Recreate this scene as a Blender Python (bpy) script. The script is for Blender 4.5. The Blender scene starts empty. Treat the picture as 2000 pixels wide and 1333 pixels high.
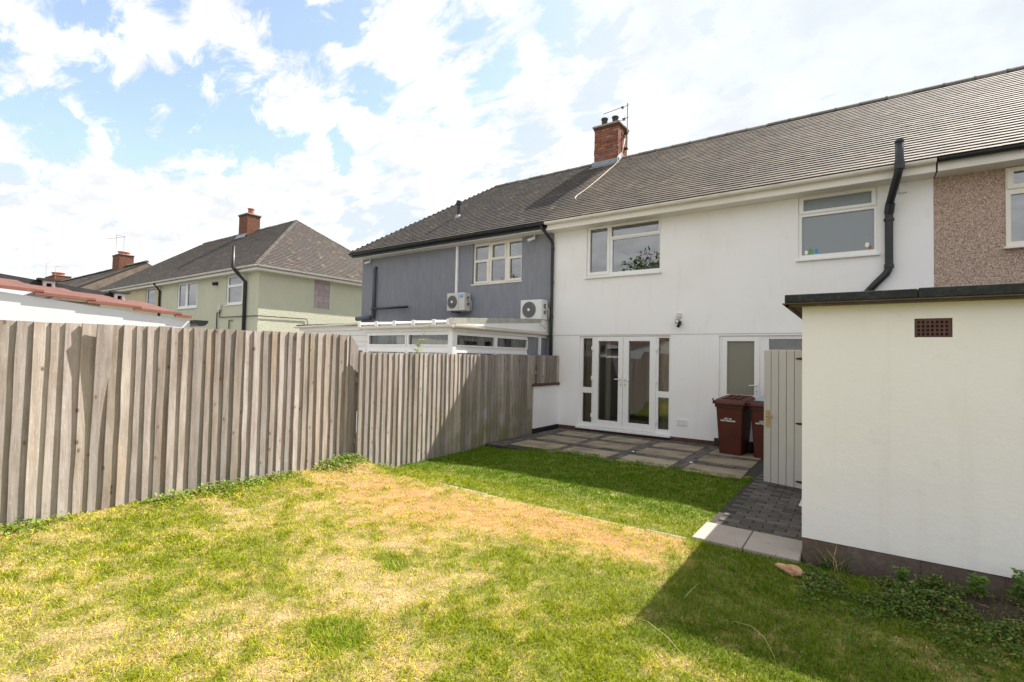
import bpy, bmesh, math, random
import numpy as np
from mathutils import Vector, Matrix
random.seed(7); rng = np.random.default_rng(11)
S = bpy.context.scene
COL = S.collection
R = math.radians
# ------------------------------------------------------------------ camera
def make_camera():
    yaw, pitch, roll = -0.61285265, 0.03195831, 0.02081807
    cy, sy, cp, sp = math.cos(yaw), math.sin(yaw), math.cos(pitch), math.sin(pitch)
    fw = Vector((sy*cp, cy*cp, sp)); r0 = Vector((cy, -sy, 0)); u0 = r0.cross(fw)
    r = math.cos(roll)*r0 + math.sin(roll)*u0
    u = -math.sin(roll)*r0 + math.cos(roll)*u0
    cam = bpy.data.cameras.new('camera'); o = bpy.data.objects.new('camera', cam); COL.objects.link(o)
    m = Matrix((r, u, -fw)).transposed().to_4x4(); m.translation = Vector((0, 0, 1.55))
    o.matrix_world = m
    cam.sensor_width = 36; cam.lens = 967.06/2000*36; cam.clip_start = .05; cam.clip_end = 5000
    S.camera = o
make_camera()
# ------------------------------------------------------------------ sky and sun
SUN = Vector((.605, 1.65, 2.08)).normalized()
elev = math.asin(SUN.z); azim = math.atan2(SUN.x, SUN.y)
W = bpy.data.worlds.new('World'); S.world = W; W.use_nodes = True
def build_world():
    nt = W.node_tree; N = nt.nodes; L = nt.links; N.clear()
    def nd(t, **k):
        n = N.new(t)
        for a, b in k.items(): setattr(n, a, b)
        return n
    def mth(op, a, b=None, c=None, clamp=False):
        n = nd('ShaderNodeMath', operation=op); n.use_clamp = clamp
        for i, v in enumerate((a, b, c)):
            if v is None: continue
            if isinstance(v, (int, float)): n.inputs[i].default_value = v
            else: L.new(v, n.inputs[i])
        return n.outputs[0]
    tc = nd('ShaderNodeTexCoord'); D = tc.outputs['Generated']
    sky = nd('ShaderNodeTexSky', sky_type='NISHITA'); sky.sun_disc = False
    sky.sun_elevation = elev; sky.sun_rotation = azim; sky.air_density = 1.0; sky.dust_density = .6; sky.ozone_density = 1.6
    # warp the direction so that cloud edges are ragged
    n1 = nd('ShaderNodeTexNoise'); n1.inputs['Scale'].default_value = 5; n1.inputs['Detail'].default_value = 6; n1.inputs['Roughness'].default_value = .62
    L.new(D, n1.inputs['Vector'])
    sub = nd('ShaderNodeVectorMath', operation='SUBTRACT'); L.new(n1.outputs['Color'], sub.inputs[0]); sub.inputs[1].default_value = (.5, .5, .5)
    scl = nd('ShaderNodeVectorMath', operation='SCALE'); L.new(sub.outputs[0], scl.inputs[0]); scl.inputs['Scale'].default_value = .16
    add = nd('ShaderNodeVectorMath', operation='ADD'); L.new(D, add.inputs[0]); L.new(scl.outputs[0], add.inputs[1])
    DW = add.outputs[0]
    holes = [(-0.906,0.247,0.342,0.051),(-0.876,0.308,0.371,0.056),(-0.851,0.372,0.371,0.057),(-0.929,0.202,0.311,0.035),(-0.918,0.140,0.370,0.031),(-0.743,0.440,0.505,0.048),(-0.687,0.501,0.527,0.041),(-0.743,0.400,0.536,0.034),(-0.867,0.198,0.457,0.029),(-0.911,0.282,0.302,0.030),(-0.959,0.144,0.243,0.023),(-0.766,0.540,0.349,0.025),(-0.723,0.644,0.248,0.044),(-0.410,0.714,0.567,0.039),(-0.531,0.675,0.512,0.036),(-0.701,0.552,0.451,0.031),(-0.502,0.768,0.397,0.043),(-0.354,0.800,0.484,0.035),(-0.355,0.759,0.545,0.034),(-0.196,0.822,0.535,0.023),(-0.819,0.296,0.492,0.027),(-0.770,0.586,0.251,0.033),(-0.390,0.818,0.423,0.028),(-0.556,0.620,0.554,0.026),(-0.939,0.167,0.300,0.027),(-0.832,0.421,0.360,0.040)]
    tot = None
    for x, y, z, r in holes:
        dn = nd('ShaderNodeVectorMath', operation='DISTANCE'); L.new(DW, dn.inputs[0]); dn.inputs[1].default_value = (x, y, z)
        mr = nd('ShaderNodeMapRange', interpolation_type='SMOOTHSTEP'); L.new(dn.outputs['Value'], mr.inputs['Value'])
        mr.inputs['From Min'].default_value = 0; mr.inputs['From Max'].default_value = r*2.3
        mr.inputs['To Min'].default_value = 1; mr.inputs['To Max'].default_value = 0
        tot = mr.outputs[0] if tot is None else mth('MAXIMUM', tot, mr.outputs[0])
    # everywhere: broken cloud in a layer seen in perspective
    sep = nd('ShaderNodeSeparateXYZ'); L.new(D, sep.inputs[0])
    zz = mth('ADD', mth('MAXIMUM', sep.outputs['Z'], 0.0), .22)
    px = mth('DIVIDE', sep.outputs['X'], zz); py = mth('DIVIDE', sep.outputs['Y'], zz)
    cmb = nd('ShaderNodeCombineXYZ'); L.new(px, cmb.inputs[0]); L.new(py, cmb.inputs[1])
    n2 = nd('ShaderNodeTexNoise'); n2.inputs['Scale'].default_value = 3.4; n2.inputs['Detail'].default_value = 8; n2.inputs['Roughness'].default_value = .6
    n2.inputs['Distortion'].default_value = .35
    L.new(cmb.outputs[0], n2.inputs['Vector'])
    n3 = nd('ShaderNodeTexNoise'); n3.inputs['Scale'].default_value = 5; n3.inputs['Detail'].default_value = 7; n3.inputs['Roughness'].default_value = .6
    L.new(cmb.outputs[0], n3.inputs['Vector'])
    # blue = holes + noise holes
    nb = nd('ShaderNodeMapRange', interpolation_type='SMOOTHSTEP'); L.new(n2.outputs['Fac'], nb.inputs['Value'])
    nb.inputs['From Min'].default_value = .36; nb.inputs['From Max'].default_value = .52; nb.inputs['To Min'].default_value = .85; nb.inputs['To Max'].default_value = 0
    n4 = nd('ShaderNodeTexNoise'); n4.inputs['Scale'].default_value = 7.5; n4.inputs['Detail'].default_value = 10; n4.inputs['Roughness'].default_value = .66; n4.inputs['Distortion'].default_value = .5
    mp4 = nd('ShaderNodeMapping'); mp4.inputs['Rotation'].default_value = (0, 0, .5); mp4.inputs['Scale'].default_value = (.8, 1.5, 1); L.new(cmb.outputs[0], mp4.inputs[0]); L.new(mp4.outputs[0], n4.inputs['Vector'])
    fld = mth('ADD', mth('MULTIPLY', tot, .62), mth('MULTIPLY', mth('SUBTRACT', n4.outputs['Fac'], .5), -2.4))
    fs = nd('ShaderNodeMapRange', interpolation_type='SMOOTHSTEP'); L.new(fld, fs.inputs['Value']); fs.inputs['From Min'].default_value = .0; fs.inputs['From Max'].default_value = .50
    blue = mth('MINIMUM', mth('MULTIPLY', fs.outputs[0], 1.0), .95, clamp=True)
    # bright haze towards the sun
    sd = nd('ShaderNodeVectorMath', operation='DOT_PRODUCT'); L.new(D, sd.inputs[0]); sd.inputs[1].default_value = tuple(SUN)
    hz = nd('ShaderNodeMapRange', interpolation_type='SMOOTHSTEP'); L.new(sd.outputs['Value'], hz.inputs['Value'])
    hz.inputs['From Min'].default_value = .62; hz.inputs['From Max'].default_value = .95
    blue = mth('MULTIPLY', mth('MAXIMUM', blue, mth('MULTIPLY', hz.outputs[0], .75)), mth('SUBTRACT', 1.0, mth('MULTIPLY', hz.outputs[0], .15)))
    # cloud brightness, soft grey bellies
    cr = nd('ShaderNodeMapRange'); L.new(n3.outputs['Fac'], cr.inputs['Value'])
    cr.inputs['From Min'].default_value = .36; cr.inputs['From Max'].default_value = .58
    cr.inputs['To Min'].default_value = .84; cr.inputs['To Max'].default_value = 1.08
    low = nd('ShaderNodeMapRange'); L.new(sep.outputs['Z'], low.inputs['Value'])
    low.inputs['From Min'].default_value = 0; low.inputs['From Max'].default_value = .35; low.inputs['To Min'].default_value = .93; low.inputs['To Max'].default_value = 1.0
    cb = mth('MULTIPLY', cr.outputs[0], low.outputs[0])
    cc = nd('ShaderNodeVectorMath', operation='SCALE'); cc.inputs[0].default_value = CLOUD; L.new(cb, cc.inputs['Scale'])
    sk = nd('ShaderNodeVectorMath', operation='MULTIPLY'); L.new(sky.outputs[0], sk.inputs[0]); sk.inputs[1].default_value = SKYMUL
    mn = nd('ShaderNodeVectorMath', operation='MINIMUM'); L.new(sk.outputs[0], mn.inputs[0]); mn.inputs[1].default_value = (3.2, 3.62, 4.0); sk = mn
    mix = nd('ShaderNodeMix', data_type='RGBA'); L.new(blue, mix.inputs['Factor'])
    L.new(cc.outputs[0], mix.inputs[6]); L.new(sk.outputs[0], mix.inputs[7])
    bg = nd('ShaderNodeBackground'); bg.inputs['Strength'].default_value = .12
    L.new(mix.outputs[2], bg.inputs['Color'])
    out = nd('ShaderNodeOutputWorld'); L.new(bg.outputs[0], out.inputs[0])
CLOUD = (4.62, 4.68, 4.80); SKYMUL = (1.50, 1.32, 1.18)
build_world()
sl = bpy.data.lights.new('sun', 'SUN'); so = bpy.data.objects.new('sun', sl); COL.objects.link(so)
sl.energy = 5.0; sl.angle = R(.5); sl.color = (1, .945, .86)
so.rotation_euler = SUN.to_track_quat('Z', 'Y').to_euler(); so.location = (3, 8, 20)
vs = S.view_settings; vs.view_transform = 'Standard'; vs.look = 'None'; vs.exposure = 1.03; vs.gamma = 1; vs.use_curve_mapping = False
S.cycles.max_bounces = 8; S.cycles.transparent_max_bounces = 24; S.cycles.glossy_bounces = 4; S.cycles.caustics_reflective = False
# ------------------------------------------------------------------ materials
def material(name, base, rough=.85, layers=(), bump=None, objrand=0, spec=.3, metal=0, attr=None, attrmix=1.0, transl=0, hue=0):
    """layers: (colour, scale, lo, hi, amount, stretch, kind)"""
    m = bpy.data.materials.new(name); m.use_nodes = True
    nt = m.node_tree; N = nt.nodes; L = nt.links; P = N['Principled BSDF']
    P.inputs['Roughness'].default_value = rough; P.inputs['Specular IOR Level'].default_value = spec; P.inputs['Metallic'].default_value = metal
    geo = N.new('ShaderNodeNewGeometry'); oi = N.new('ShaderNodeObjectInfo')
    off = N.new('ShaderNodeVectorMath'); off.operation = 'MULTIPLY_ADD'
    cmb = N.new('ShaderNodeCombineXYZ')
    for i in range(3): L.new(oi.outputs['Random'], cmb.inputs[i])
    L.new(cmb.outputs[0], off.inputs[0]); off.inputs[1].default_value = (37, 53, 71) if objrand else (0, 0, 0); L.new(geo.outputs['Position'], off.inputs[2])
    pos = off.outputs[0]
    def tex(scale, stretch, kind, detail=5):
        mp = N.new('ShaderNodeMapping'); L.new(pos, mp.inputs[0]); mp.inputs['Scale'].default_value = stretch
        if kind == 'voronoi':
            t = N.new('ShaderNodeTexVoronoi'); t.inputs['Scale'].default_value = scale; L.new(mp.outputs[0], t.inputs['Vector']); return t.outputs['Distance']
        if kind == 'cell':
            t = N.new('ShaderNodeTexVoronoi'); t.inputs['Scale'].default_value = scale; L.new(mp.outputs[0], t.inputs['Vector']); return t.outputs['Color']
        t = N.new('ShaderNodeTexNoise'); t.inputs['Scale'].default_value = scale; t.inputs['Detail'].default_value = detail; t.inputs['Roughness'].default_value = .6
        L.new(mp.outputs[0], t.inputs['Vector']); return t.outputs['Fac']
    rgb = N.new('ShaderNodeRGB'); rgb.outputs[0].default_value = (*base, 1); cur = rgb.outputs[0]
    if attr:
        a = N.new('ShaderNodeAttribute'); a.attribute_name = attr; cur = a.outputs['Color']
    for lay in layers:
        col, scale, lo, hi, amt = lay[:5]; st = lay[5] if len(lay) > 5 else (1, 1, 1); kind = lay[6] if len(lay) > 6 else 'noise'
        f = tex(scale, st, kind)
        mr = N.new('ShaderNodeMapRange'); L.new(f, mr.inputs['Value']); mr.inputs['From Min'].default_value = lo; mr.inputs['From Max'].default_value = hi
        mr.inputs['To Min'].default_value = 0; mr.inputs['To Max'].default_value = amt
        mx = N.new('ShaderNodeMix'); mx.data_type = 'RGBA'; L.new(mr.outputs[0], mx.inputs['Factor']); L.new(cur, mx.inputs[6]); mx.inputs[7].default_value = (*col, 1)
        cur = mx.outputs[2]
    if objrand:
        hs = N.new('ShaderNodeHueSaturation'); L.new(cur, hs.inputs['Color'])
        mr = N.new('ShaderNodeMapRange'); L.new(oi.outputs['Random'], mr.inputs['Value']); mr.inputs['To Min'].default_value = 1-objrand; mr.inputs['To Max'].default_value = 1+objrand
        L.new(mr.outputs[0], hs.inputs['Value'])
        w = N.new('ShaderNodeTexWhiteNoise'); w.noise_dimensions = '1D'; L.new(oi.outputs['Random'], w.inputs['W'])
        mr = N.new('ShaderNodeMapRange'); L.new(w.outputs['Value'], mr.inputs['Value']); mr.inputs['To Min'].default_value = 1-objrand*.9; mr.inputs['To Max'].default_value = 1+objrand*.6
        L.new(mr.outputs[0], hs.inputs['Saturation'])
        if hue:
            mr = N.new('ShaderNodeMapRange'); L.new(w.outputs['Value'], mr.inputs['Value']); mr.inputs['To Min'].default_value = .5-hue; mr.inputs['To Max'].default_value = .5+hue
            L.new(mr.outputs[0], hs.inputs['Hue'])
        cur = hs.outputs[0]
    L.new(cur, P.inputs['Base Color'])
    if bump:
        last = None
        for b in (bump if isinstance(bump, list) else [bump]):
            sc, stg, dist = b[:3]; st = b[3] if len(b) > 3 else (1, 1, 1); kind = b[4] if len(b) > 4 else 'noise'
            bn = N.new('ShaderNodeBump'); bn.inputs['Strength'].default_value = stg; bn.inputs['Distance'].default_value = dist
            L.new(tex(sc, st, kind, 6), bn.inputs['Height'])
            if last: L.new(last, bn.inputs['Normal'])
            last = bn.outputs[0]
        L.new(last, P.inputs['Normal'])
    if transl:
        tr = N.new('ShaderNodeBsdfTranslucent'); L.new(cur, tr.inputs['Color']); ms = N.new('ShaderNodeMixShader'); ms.inputs[0].default_value = transl
        L.new(P.outputs[0], ms.inputs[1]); L.new(tr.outputs[0], ms.inputs[2]); L.new(ms.outputs[0], N['Material Output'].inputs['Surface'])
    return m
def glass_material(name, frosted=False, ior=1.7, tint=(.8, .84, .82)):
    m = bpy.data.materials.new(name); m.use_nodes = True; nt = m.node_tree; N = nt.nodes; L = nt.links; N.clear()
    fr = N.new('ShaderNodeFresnel'); fr.inputs['IOR'].default_value = ior
    gl = N.new('ShaderNodeBsdfGlossy'); gl.inputs['Roughness'].default_value = .16 if frosted else 0
    gl.inputs['Color'].default_value = (1, 1, 1, 1)
    if frosted:
        back = N.new('ShaderNodeBsdfDiffuse'); back.inputs['Color'].default_value = (*tint, 1)
        nz = N.new('ShaderNodeTexNoise'); nz.inputs['Scale'].default_value = 60
        bp = N.new('ShaderNodeBump'); bp.inputs['Strength'].default_value = .35; bp.inputs['Distance'].default_value = .01; L.new(nz.outputs['Fac'], bp.inputs['Height']); L.new(bp.outputs[0], gl.inputs['Normal'])
    else:
        back = N.new('ShaderNodeBsdfTransparent'); back.inputs['Color'].default_value = (*tint, 1)
        nz = N.new('ShaderNodeTexNoise'); nz.inputs['Scale'].default_value = 1.3; nz.inputs['Detail'].default_value = 1
        bp = N.new('ShaderNodeBump'); bp.inputs['Strength'].default_value = .05; bp.inputs['Distance'].default_value = .02; L.new(nz.outputs['Fac'], bp.inputs['Height']); L.new(bp.outputs[0], gl.inputs['Normal'])
    mx = N.new('ShaderNodeMixShader'); L.new(fr.outputs[0], mx.inputs[0]); L.new(back.outputs[0], mx.inputs[1]); L.new(gl.outputs[0], mx.inputs[2])
    out = N.new('ShaderNodeOutputMaterial'); L.new(mx.outputs[0], out.inputs[0]); return m
M = {}
M['white_render'] = material('white_render', (.85, .83, .83), .9, [((.60, .55, .48), 1.6, .58, .82, .2, (3, 3, .3)), ((.66, .61, .54), .7, .45, .8, .35), ((.5, .45, .39), 3.2, .62, .8, .25, (1, 1, .35)), ((.42, .37, .31), 26, .70, .76, .35)], [(60, .25, .004), (5, .3, .01)])
M['cream_render'] = material('cream_render', (.80, .775, .765), .9, [((.58, .53, .47), 1.8, .54, .8, .4, (3, 3, .16)), ((.84, .83, .82), .9, .4, .7, .6), ((.45, .40, .33), 5, .64, .82, .3), ((.25, .22, .19), 30, .72, .76, .5), ((.55, .52, .44), 1.6, .55, .8, .4, (1, 1, .4))], [(45, .3, .005), (2.2, .5, .02)])
M['grey_stucco'] = material('grey_stucco', (.235, .240, .270), .92, [((.31, .31, .34), 16, .42, .66, .5, (1, 1, .14)), ((.18, .185, .21), 9, .5, .7, .3, (1, 1, .2)), ((.16, .165, .19), 2, .5, .8, .4, (1, 1, .5))], [(38, .9, .02, (1, 1, .16)), (120, .4, .006)])
M['green_roughcast'] = material('green_roughcast', (.60, .59, .46), .95, [((.45, .45, .33), 22, .45, .7, .5), ((.70, .69, .52), .8, .4, .7, .4)], [(30, .9, .03), (80, .5, .01)])
M['buff_paint'] = material('buff_paint', (.56, .49, .34), .9, [((.44, .38, .26), 1.2, .4, .7, .4)], (40, .3, .01))
M['pebbledash'] = material('pebbledash', (.52, .38, .30), .95, [((.26, .16, .13), 62, .50, .56, .9, (1, 1, 1), 'noise'), ((.76, .64, .54), 85, .54, .60, .8), ((.10, .065, .055), 75, .58, .62, .8)], [(70, 1.0, .015)])
M['upvc'] = material('upvc', (.80, .79, .78), .35, [((.68, .65, .61), 2, .5, .8, .3)], None, spec=.45)
M['upvc_old'] = material('upvc_old', (.78, .72, .64), .4, [((.60, .52, .44), 6, .5, .75, .4)], None, spec=.4)
M['gutter_white'] = material('gutter_white', (.78, .73, .68), .5, [((.40, .31, .26), 8, .52, .72, .7, (.25, 1, 1)), ((.80, .76, .72), 1.1, .45, .7, .6)], None)
M['fascia'] = material('fascia', (.79, .75, .70), .5, [((.58, .50, .42), 3, .5, .75, .5, (.3, 1, 1))])
M['black_plastic'] = material('black_plastic', (.014, .015, .018), .38, [((.04, .042, .045), 12, .5, .75, .5)], None, spec=.5)
M['grey_plastic'] = material('grey_plastic', (.10, .11, .14), .5)
M['roof_under'] = material('roof_under', (.05, .045, .04), .95)
M['roof_tile'] = material('roof_tile', (.15, .13, .115), .75, [((.060, .054, .050), .8, .42, .62, .55), ((.28, .24, .20), 26, .58, .74, .45, (.4, 1, 1)), ((.33, .24, .12), 4, .57, .70, .5), ((.30, .29, .22), 45, .64, .72, .5)], [(60, .5, .006)], attr='tint')
M['roof_tile_lichen'] = material('roof_tile_lichen', (.15, .13, .115), .9, [((.26, .23, .20), 1.3, .40, .62, .5), ((.34, .30, .26), 24, .56, .72, .6), ((.34, .22, .10), 5, .60, .72, .5)], [(60, .5, .006)], attr='tint')
M['ridge'] = material('ridge', (.20, .185, .16), .92, [((.11, .10, .09), 14, .45, .7, .7), ((.34, .32, .27), 30, .58, .7, .6)], (50, .6, .01), objrand=.18)
M['hip'] = material('hip', (.12, .105, .095), .92, [((.07, .06, .055), 14, .45, .7, .7)], objrand=.15)
M['far_gable'] = material('far_gable', (.24, .19, .15), .95, [((.14, .11, .09), 1.5, .42, .6, .7)])
M['lead'] = material('lead', (.25, .28, .32), .6, [((.40, .43, .46), 8, .45, .7, .6)], (10, .4, .02))
M['brick_far'] = material('brick_far', (.22, .10, .065), .93, [((.13, .06, .04), 9, .42, .6, .8, (1, 1, 3)), ((.44, .20, .11), 14, .55, .7, .7, (1, 1, 3))])
M['brick'] = material('brick', (.27, .10, .06), .93, [((.17, .07, .045), 14, .45, .72, .75), ((.48, .24, .13), 40, .55, .7, .5), ((.22, .20, .10), 9, .62, .75, .5)], (90, .6, .006), objrand=.35, hue=.018)
M['brick_dark'] = material('brick_dark', (.10, .055, .045), .95, [((.05, .03, .028), 14, .45, .7, .7)], (60, .5, .008), objrand=.2)
M['mortar'] = material('mortar', (.36, .31, .25), .95, [((.16, .13, .11), 12, .45, .7, .7)], (70, .5, .006))
M['terracotta'] = material('terracotta', (.44, .15, .085), .85, [((.22, .08, .05), 10, .45, .7, .6)])
M['soot'] = material('soot', (.05, .05, .05), .9, [((.12, .12, .11), 12, .5, .7, .6)])
M['plinth_block'] = material('plinth_block', (.125, .092, .075), .95, [((.21, .17, .14), 7, .5, .7, .6), ((.08, .06, .05), 22, .5, .7, .5)], [(40, .8, .01)], objrand=.15)
M['pink_block'] = material('pink_block', (.44, .36, .36), .95, [((.36, .28, .28), 9, .45, .7, .6)], (60, .5, .01), objrand=.1)
M['felt'] = material('felt', (.028, .031, .032), .9, [((.06, .065, .062), 30, .45, .7, .7), ((.02, .02, .02), 3, .5, .7, .5)], (90, .6, .006))
M['wood_soffit'] = material('wood_soffit', (.09, .07, .05), .9, [((.16, .13, .09), 10, .5, .7, .6)])
M['slab'] = material('slab', (.31, .255, .175), .95, [((.13, .115, .085), 3, .42, .66, .7), ((.30, .27, .21), 50, .55, .7, .4), ((.12, .11, .09), 14, .6, .75, .6)], (60, .5, .006), objrand=.12)
M['step_slab'] = material('step_slab', (.37, .32, .275), .93, [((.32, .27, .23), 4, .45, .7, .6), ((.22, .20, .15), 16, .6, .75, .5)], (50, .5, .006), objrand=.08)
M['paver'] = material('paver', (.11, .095, .085), .9, [((.12, .105, .10), 30, .45, .7, .6), ((.035, .035, .03), 4, .5, .7, .5)], (80, .5, .006), objrand=.28)
M['joint_sand'] = material('joint_sand', (.045, .042, .035), .98, [((.06, .075, .03), 3, .5, .65, .7)], (60, .4, .01))
M['kerb'] = material('kerb', (.33, .29, .24), .95, [((.14, .13, .09), 6, .42, .62, .8)], (50, .6, .01), objrand=.1)
M['store_door'] = material('store_door', (.50, .475, .45), .6, [((.30, .28, .25), 4, .5, .75, .5, (1, 1, .2))], None, objrand=.04, spec=.3)
M['iron'] = material('iron', (.045, .028, .022), .7, [((.12, .05, .03), 20, .5, .7, .6)])
M['brass'] = material('brass', (.42, .31, .20), .35, metal=.8)
M['chrome'] = material('chrome', (.72, .72, .70), .25, metal=.6)
M['bin_brown'] = material('bin_brown', (.085, .017, .009), .45, [((.055, .012, .008), 3, .45, .7, .6), ((.16, .06, .04), 40, .62, .72, .2)], (150, .15, .002), spec=.4)
M['bin_grey_lid'] = material('bin_grey_lid', (.32, .40, .45), .45)
M['print_white'] = material('print_white', (.80, .79, .77), .6)
M['rubber'] = material('rubber', (.02, .02, .02), .8)
M['unit_casing'] = material('unit_casing', (.60, .58, .53), .5, [((.40, .34, .27), 8, .55, .75, .4, (1, 1, .3))])
M['unit_casing_pale'] = material('unit_casing_pale', (.70, .70, .68), .5)
M['grille'] = material('grille', (.16, .15, .145), .5)
M['logo_blue'] = material('logo_blue', (.02, .26, .62), .4)
M['room'] = material('room', (.36, .30, .24), .95)
M['room_floor'] = material('room_floor', (.10, .06, .035), .6)
M['net'] = material('net', (.55, .53, .48), .9, [((.35, .33, .30), 30, .4, .6, .4, (1, 1, .03))], transl=.2)
M['net_warm'] = material('net_warm', (.42, .36, .27), .9, [((.28, .24, .18), 34, .4, .6, .6, (1, 1, .03))], transl=.2)
M['blind'] = material('blind', (.62, .62, .58), .7)
M['polycarbonate'] = material('polycarbonate', (.50, .49, .44), .35, [((.25, .24, .17), 5, .5, .7, .7), ((.66, .66, .62), 1.5, .45, .7, .5)], transl=.3)
M['cladding'] = material('cladding', (.74, .72, .70), .5, [((.60, .57, .54), 2, .5, .75, .4)])
M['garage_white'] = material('garage_white', (.82, .82, .80), .6, [((.66, .67, .68), 1.2, .5, .75, .4)])
M['rust_top'] = material('rust_top', (.16, .075, .06), .85, [((.08, .04, .035), 5, .45, .7, .6)])
M['rust_sheet'] = material('rust_sheet', (.30, .12, .085), .75, [((.26, .10, .07), 5, .45, .7, .6), ((.42, .22, .16), 12, .58, .7, .5)])
M['bitumen'] = material('bitumen', (.05, .052, .055), .8, [((.09, .09, .09), 8, .5, .7, .5)])
M['cable_white'] = material('cable_white', (.66, .60, .52), .6)
M['alu'] = material('alu', (.30, .29, .28), .5, metal=.5)
M['soil'] = material('soil', (.085, .055, .04), .98, [((.045, .03, .022), 9, .42, .66, .8), ((.16, .11, .08), 30, .55, .7, .5)], [(30, 1, .04)])
M['twig'] = material('twig', (.25, .18, .12), .9, objrand=.2)
M['bread'] = material('broken_wood', (.52, .27, .16), .85, [((.68, .48, .31), 22, .42, .6, .8, (.35, 1, 1)), ((.25, .09, .04), 40, .58, .7, .7, (.3, 1, 1))], (60, 1, .01))
M['street'] = material('street', (.16, .155, .14), .95, [((.10, .12, .06), .6, .45, .6, .7)], (20, .4, .02))
M['glass'] = glass_material('glass', ior=2.0, tint=(.88, .9, .88))
M['glass_up'] = glass_material('glass_up', ior=3.1, tint=(.75, .79, .79))
M['glass_frosted'] = glass_material('glass_frosted', True, 2.1, (.13, .155, .17))
M['glass_door_frosted'] = glass_material('glass_door_frosted', True, 1.7, (.17, .165, .13))
M['bark'] = material('bark', (.10, .08, .06), .95, bump=(20, .8, .03))
M['leaf'] = material('leaf', (.06, .10, .02), .7, attr='tint', transl=.3)
M['grass'] = material('grass', (.1, .2, .02), .75, attr='tint', transl=.35, spec=.15)
# weathered fence timber: grain, knots, damp green foot
def fence_wood():
    m = material('fence_wood', (.37, .325, .305), .93, [((.17, .13, .105), 2.6, .50, .72, .65, (2, 3.0, .25)), ((.25, .20, .165), 6, .42, .66, .75, (2, 3.5, .35)), ((.44, .29, .19), 1.6, .56, .74, .5, (1, 2.2, .4)), ((.52, .47, .43), 2.2, .5, .72, .6, (1, 2, .5)), ((.23, .175, .13), 30, .52, .7, .55, (1, 3, .10)), ((.64, .58, .51), 55, .60, .74, .5, (1, 1.5, .35))],
        [(34, .45, .006, (1, 3, .12)), (5, .35, .03, (1, 1, .5))], objrand=.28, hue=.012, spec=.15)
    nt = m.node_tree; N = nt.nodes; L = nt.links; P = N['Principled BSDF']
    src = P.inputs['Base Color'].links[0].from_socket
    geo = N.new('ShaderNodeNewGeometry'); oi = N.new('ShaderNodeObjectInfo')
    sp = N.new('ShaderNodeSeparateXYZ'); L.new(geo.outputs['Position'], sp.inputs[0])
    # knots: sparse dark rings
    mp = N.new('ShaderNodeMapping'); L.new(geo.outputs['Position'], mp.inputs[0]); mp.inputs['Scale'].default_value = (.01, 1, .55)
    vo = N.new('ShaderNodeTexVoronoi'); vo.inputs['Scale'].default_value = 9; L.new(mp.outputs[0], vo.inputs['Vector'])
    mr = N.new('ShaderNodeMapRange'); L.new(vo.outputs['Distance'], mr.inputs['Value']); mr.inputs['From Min'].default_value = .05; mr.inputs['From Max'].default_value = .15; mr.inputs['To Min'].default_value = .85; mr.inputs['To Max'].default_value = 0
    cs = N.new('ShaderNodeSeparateColor'); L.new(vo.outputs['Color'], cs.inputs[0])
    gt = N.new('ShaderNodeMath'); gt.operation = 'GREATER_THAN'; L.new(cs.outputs[0], gt.inputs[0]); gt.inputs[1].default_value = .1
    mu = N.new('ShaderNodeMath'); mu.operation = 'MULTIPLY'; L.new(mr.outputs[0], mu.inputs[0]); L.new(gt.outputs[0], mu.inputs[1])
    mx = N.new('ShaderNodeMix'); mx.data_type = 'RGBA'; L.new(mu.outputs[0], mx.inputs['Factor']); L.new(src, mx.inputs[6]); mx.inputs[7].default_value = (.13, .075, .045, 1)
    # algae on the far, damp end of the run, rising from the foot
    nz = N.new('ShaderNodeTexNoise'); nz.inputs['Scale'].default_value = 3; L.new(geo.outputs['Position'], nz.inputs['Vector'])
    a = N.new('ShaderNodeMapRange'); L.new(sp.outputs['Y'], a.inputs['Value']); a.inputs['From Min'].default_value = 4.9; a.inputs['From Max'].default_value = 7.2; a.inputs['To Max'].default_value = .85
    b = N.new('ShaderNodeMapRange'); L.new(sp.outputs['Z'], b.inputs['Value']); b.inputs['From Min'].default_value = 1.3; b.inputs['From Max'].default_value = .0; b.inputs['To Max'].default_value = 1.0
    c = N.new('ShaderNodeMapRange'); L.new(nz.outputs['Fac'], c.inputs['Value']); c.inputs['From Min'].default_value = .3; c.inputs['From Max'].default_value = .6
    p1 = N.new('ShaderNodeMath'); p1.operation = 'MULTIPLY'; L.new(a.outputs[0], p1.inputs[0]); L.new(b.outputs[0], p1.inputs[1])
    p2 = N.new('ShaderNodeMath'); p2.operation = 'MULTIPLY'; L.new(p1.outputs[0], p2.inputs[0]); L.new(c.outputs[0], p2.inputs[1])
    mx2 = N.new('ShaderNodeMix'); mx2.data_type = 'RGBA'; L.new(p2.outputs[0], mx2.inputs['Factor']); L.new(mx.outputs[2], mx2.inputs[6]); mx2.inputs[7].default_value = (.20, .20, .085, 1)
    L.new(mx2.outputs[2], P.inputs['Base Color'])
    return m
M['fence_wood'] = fence_wood()
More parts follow.
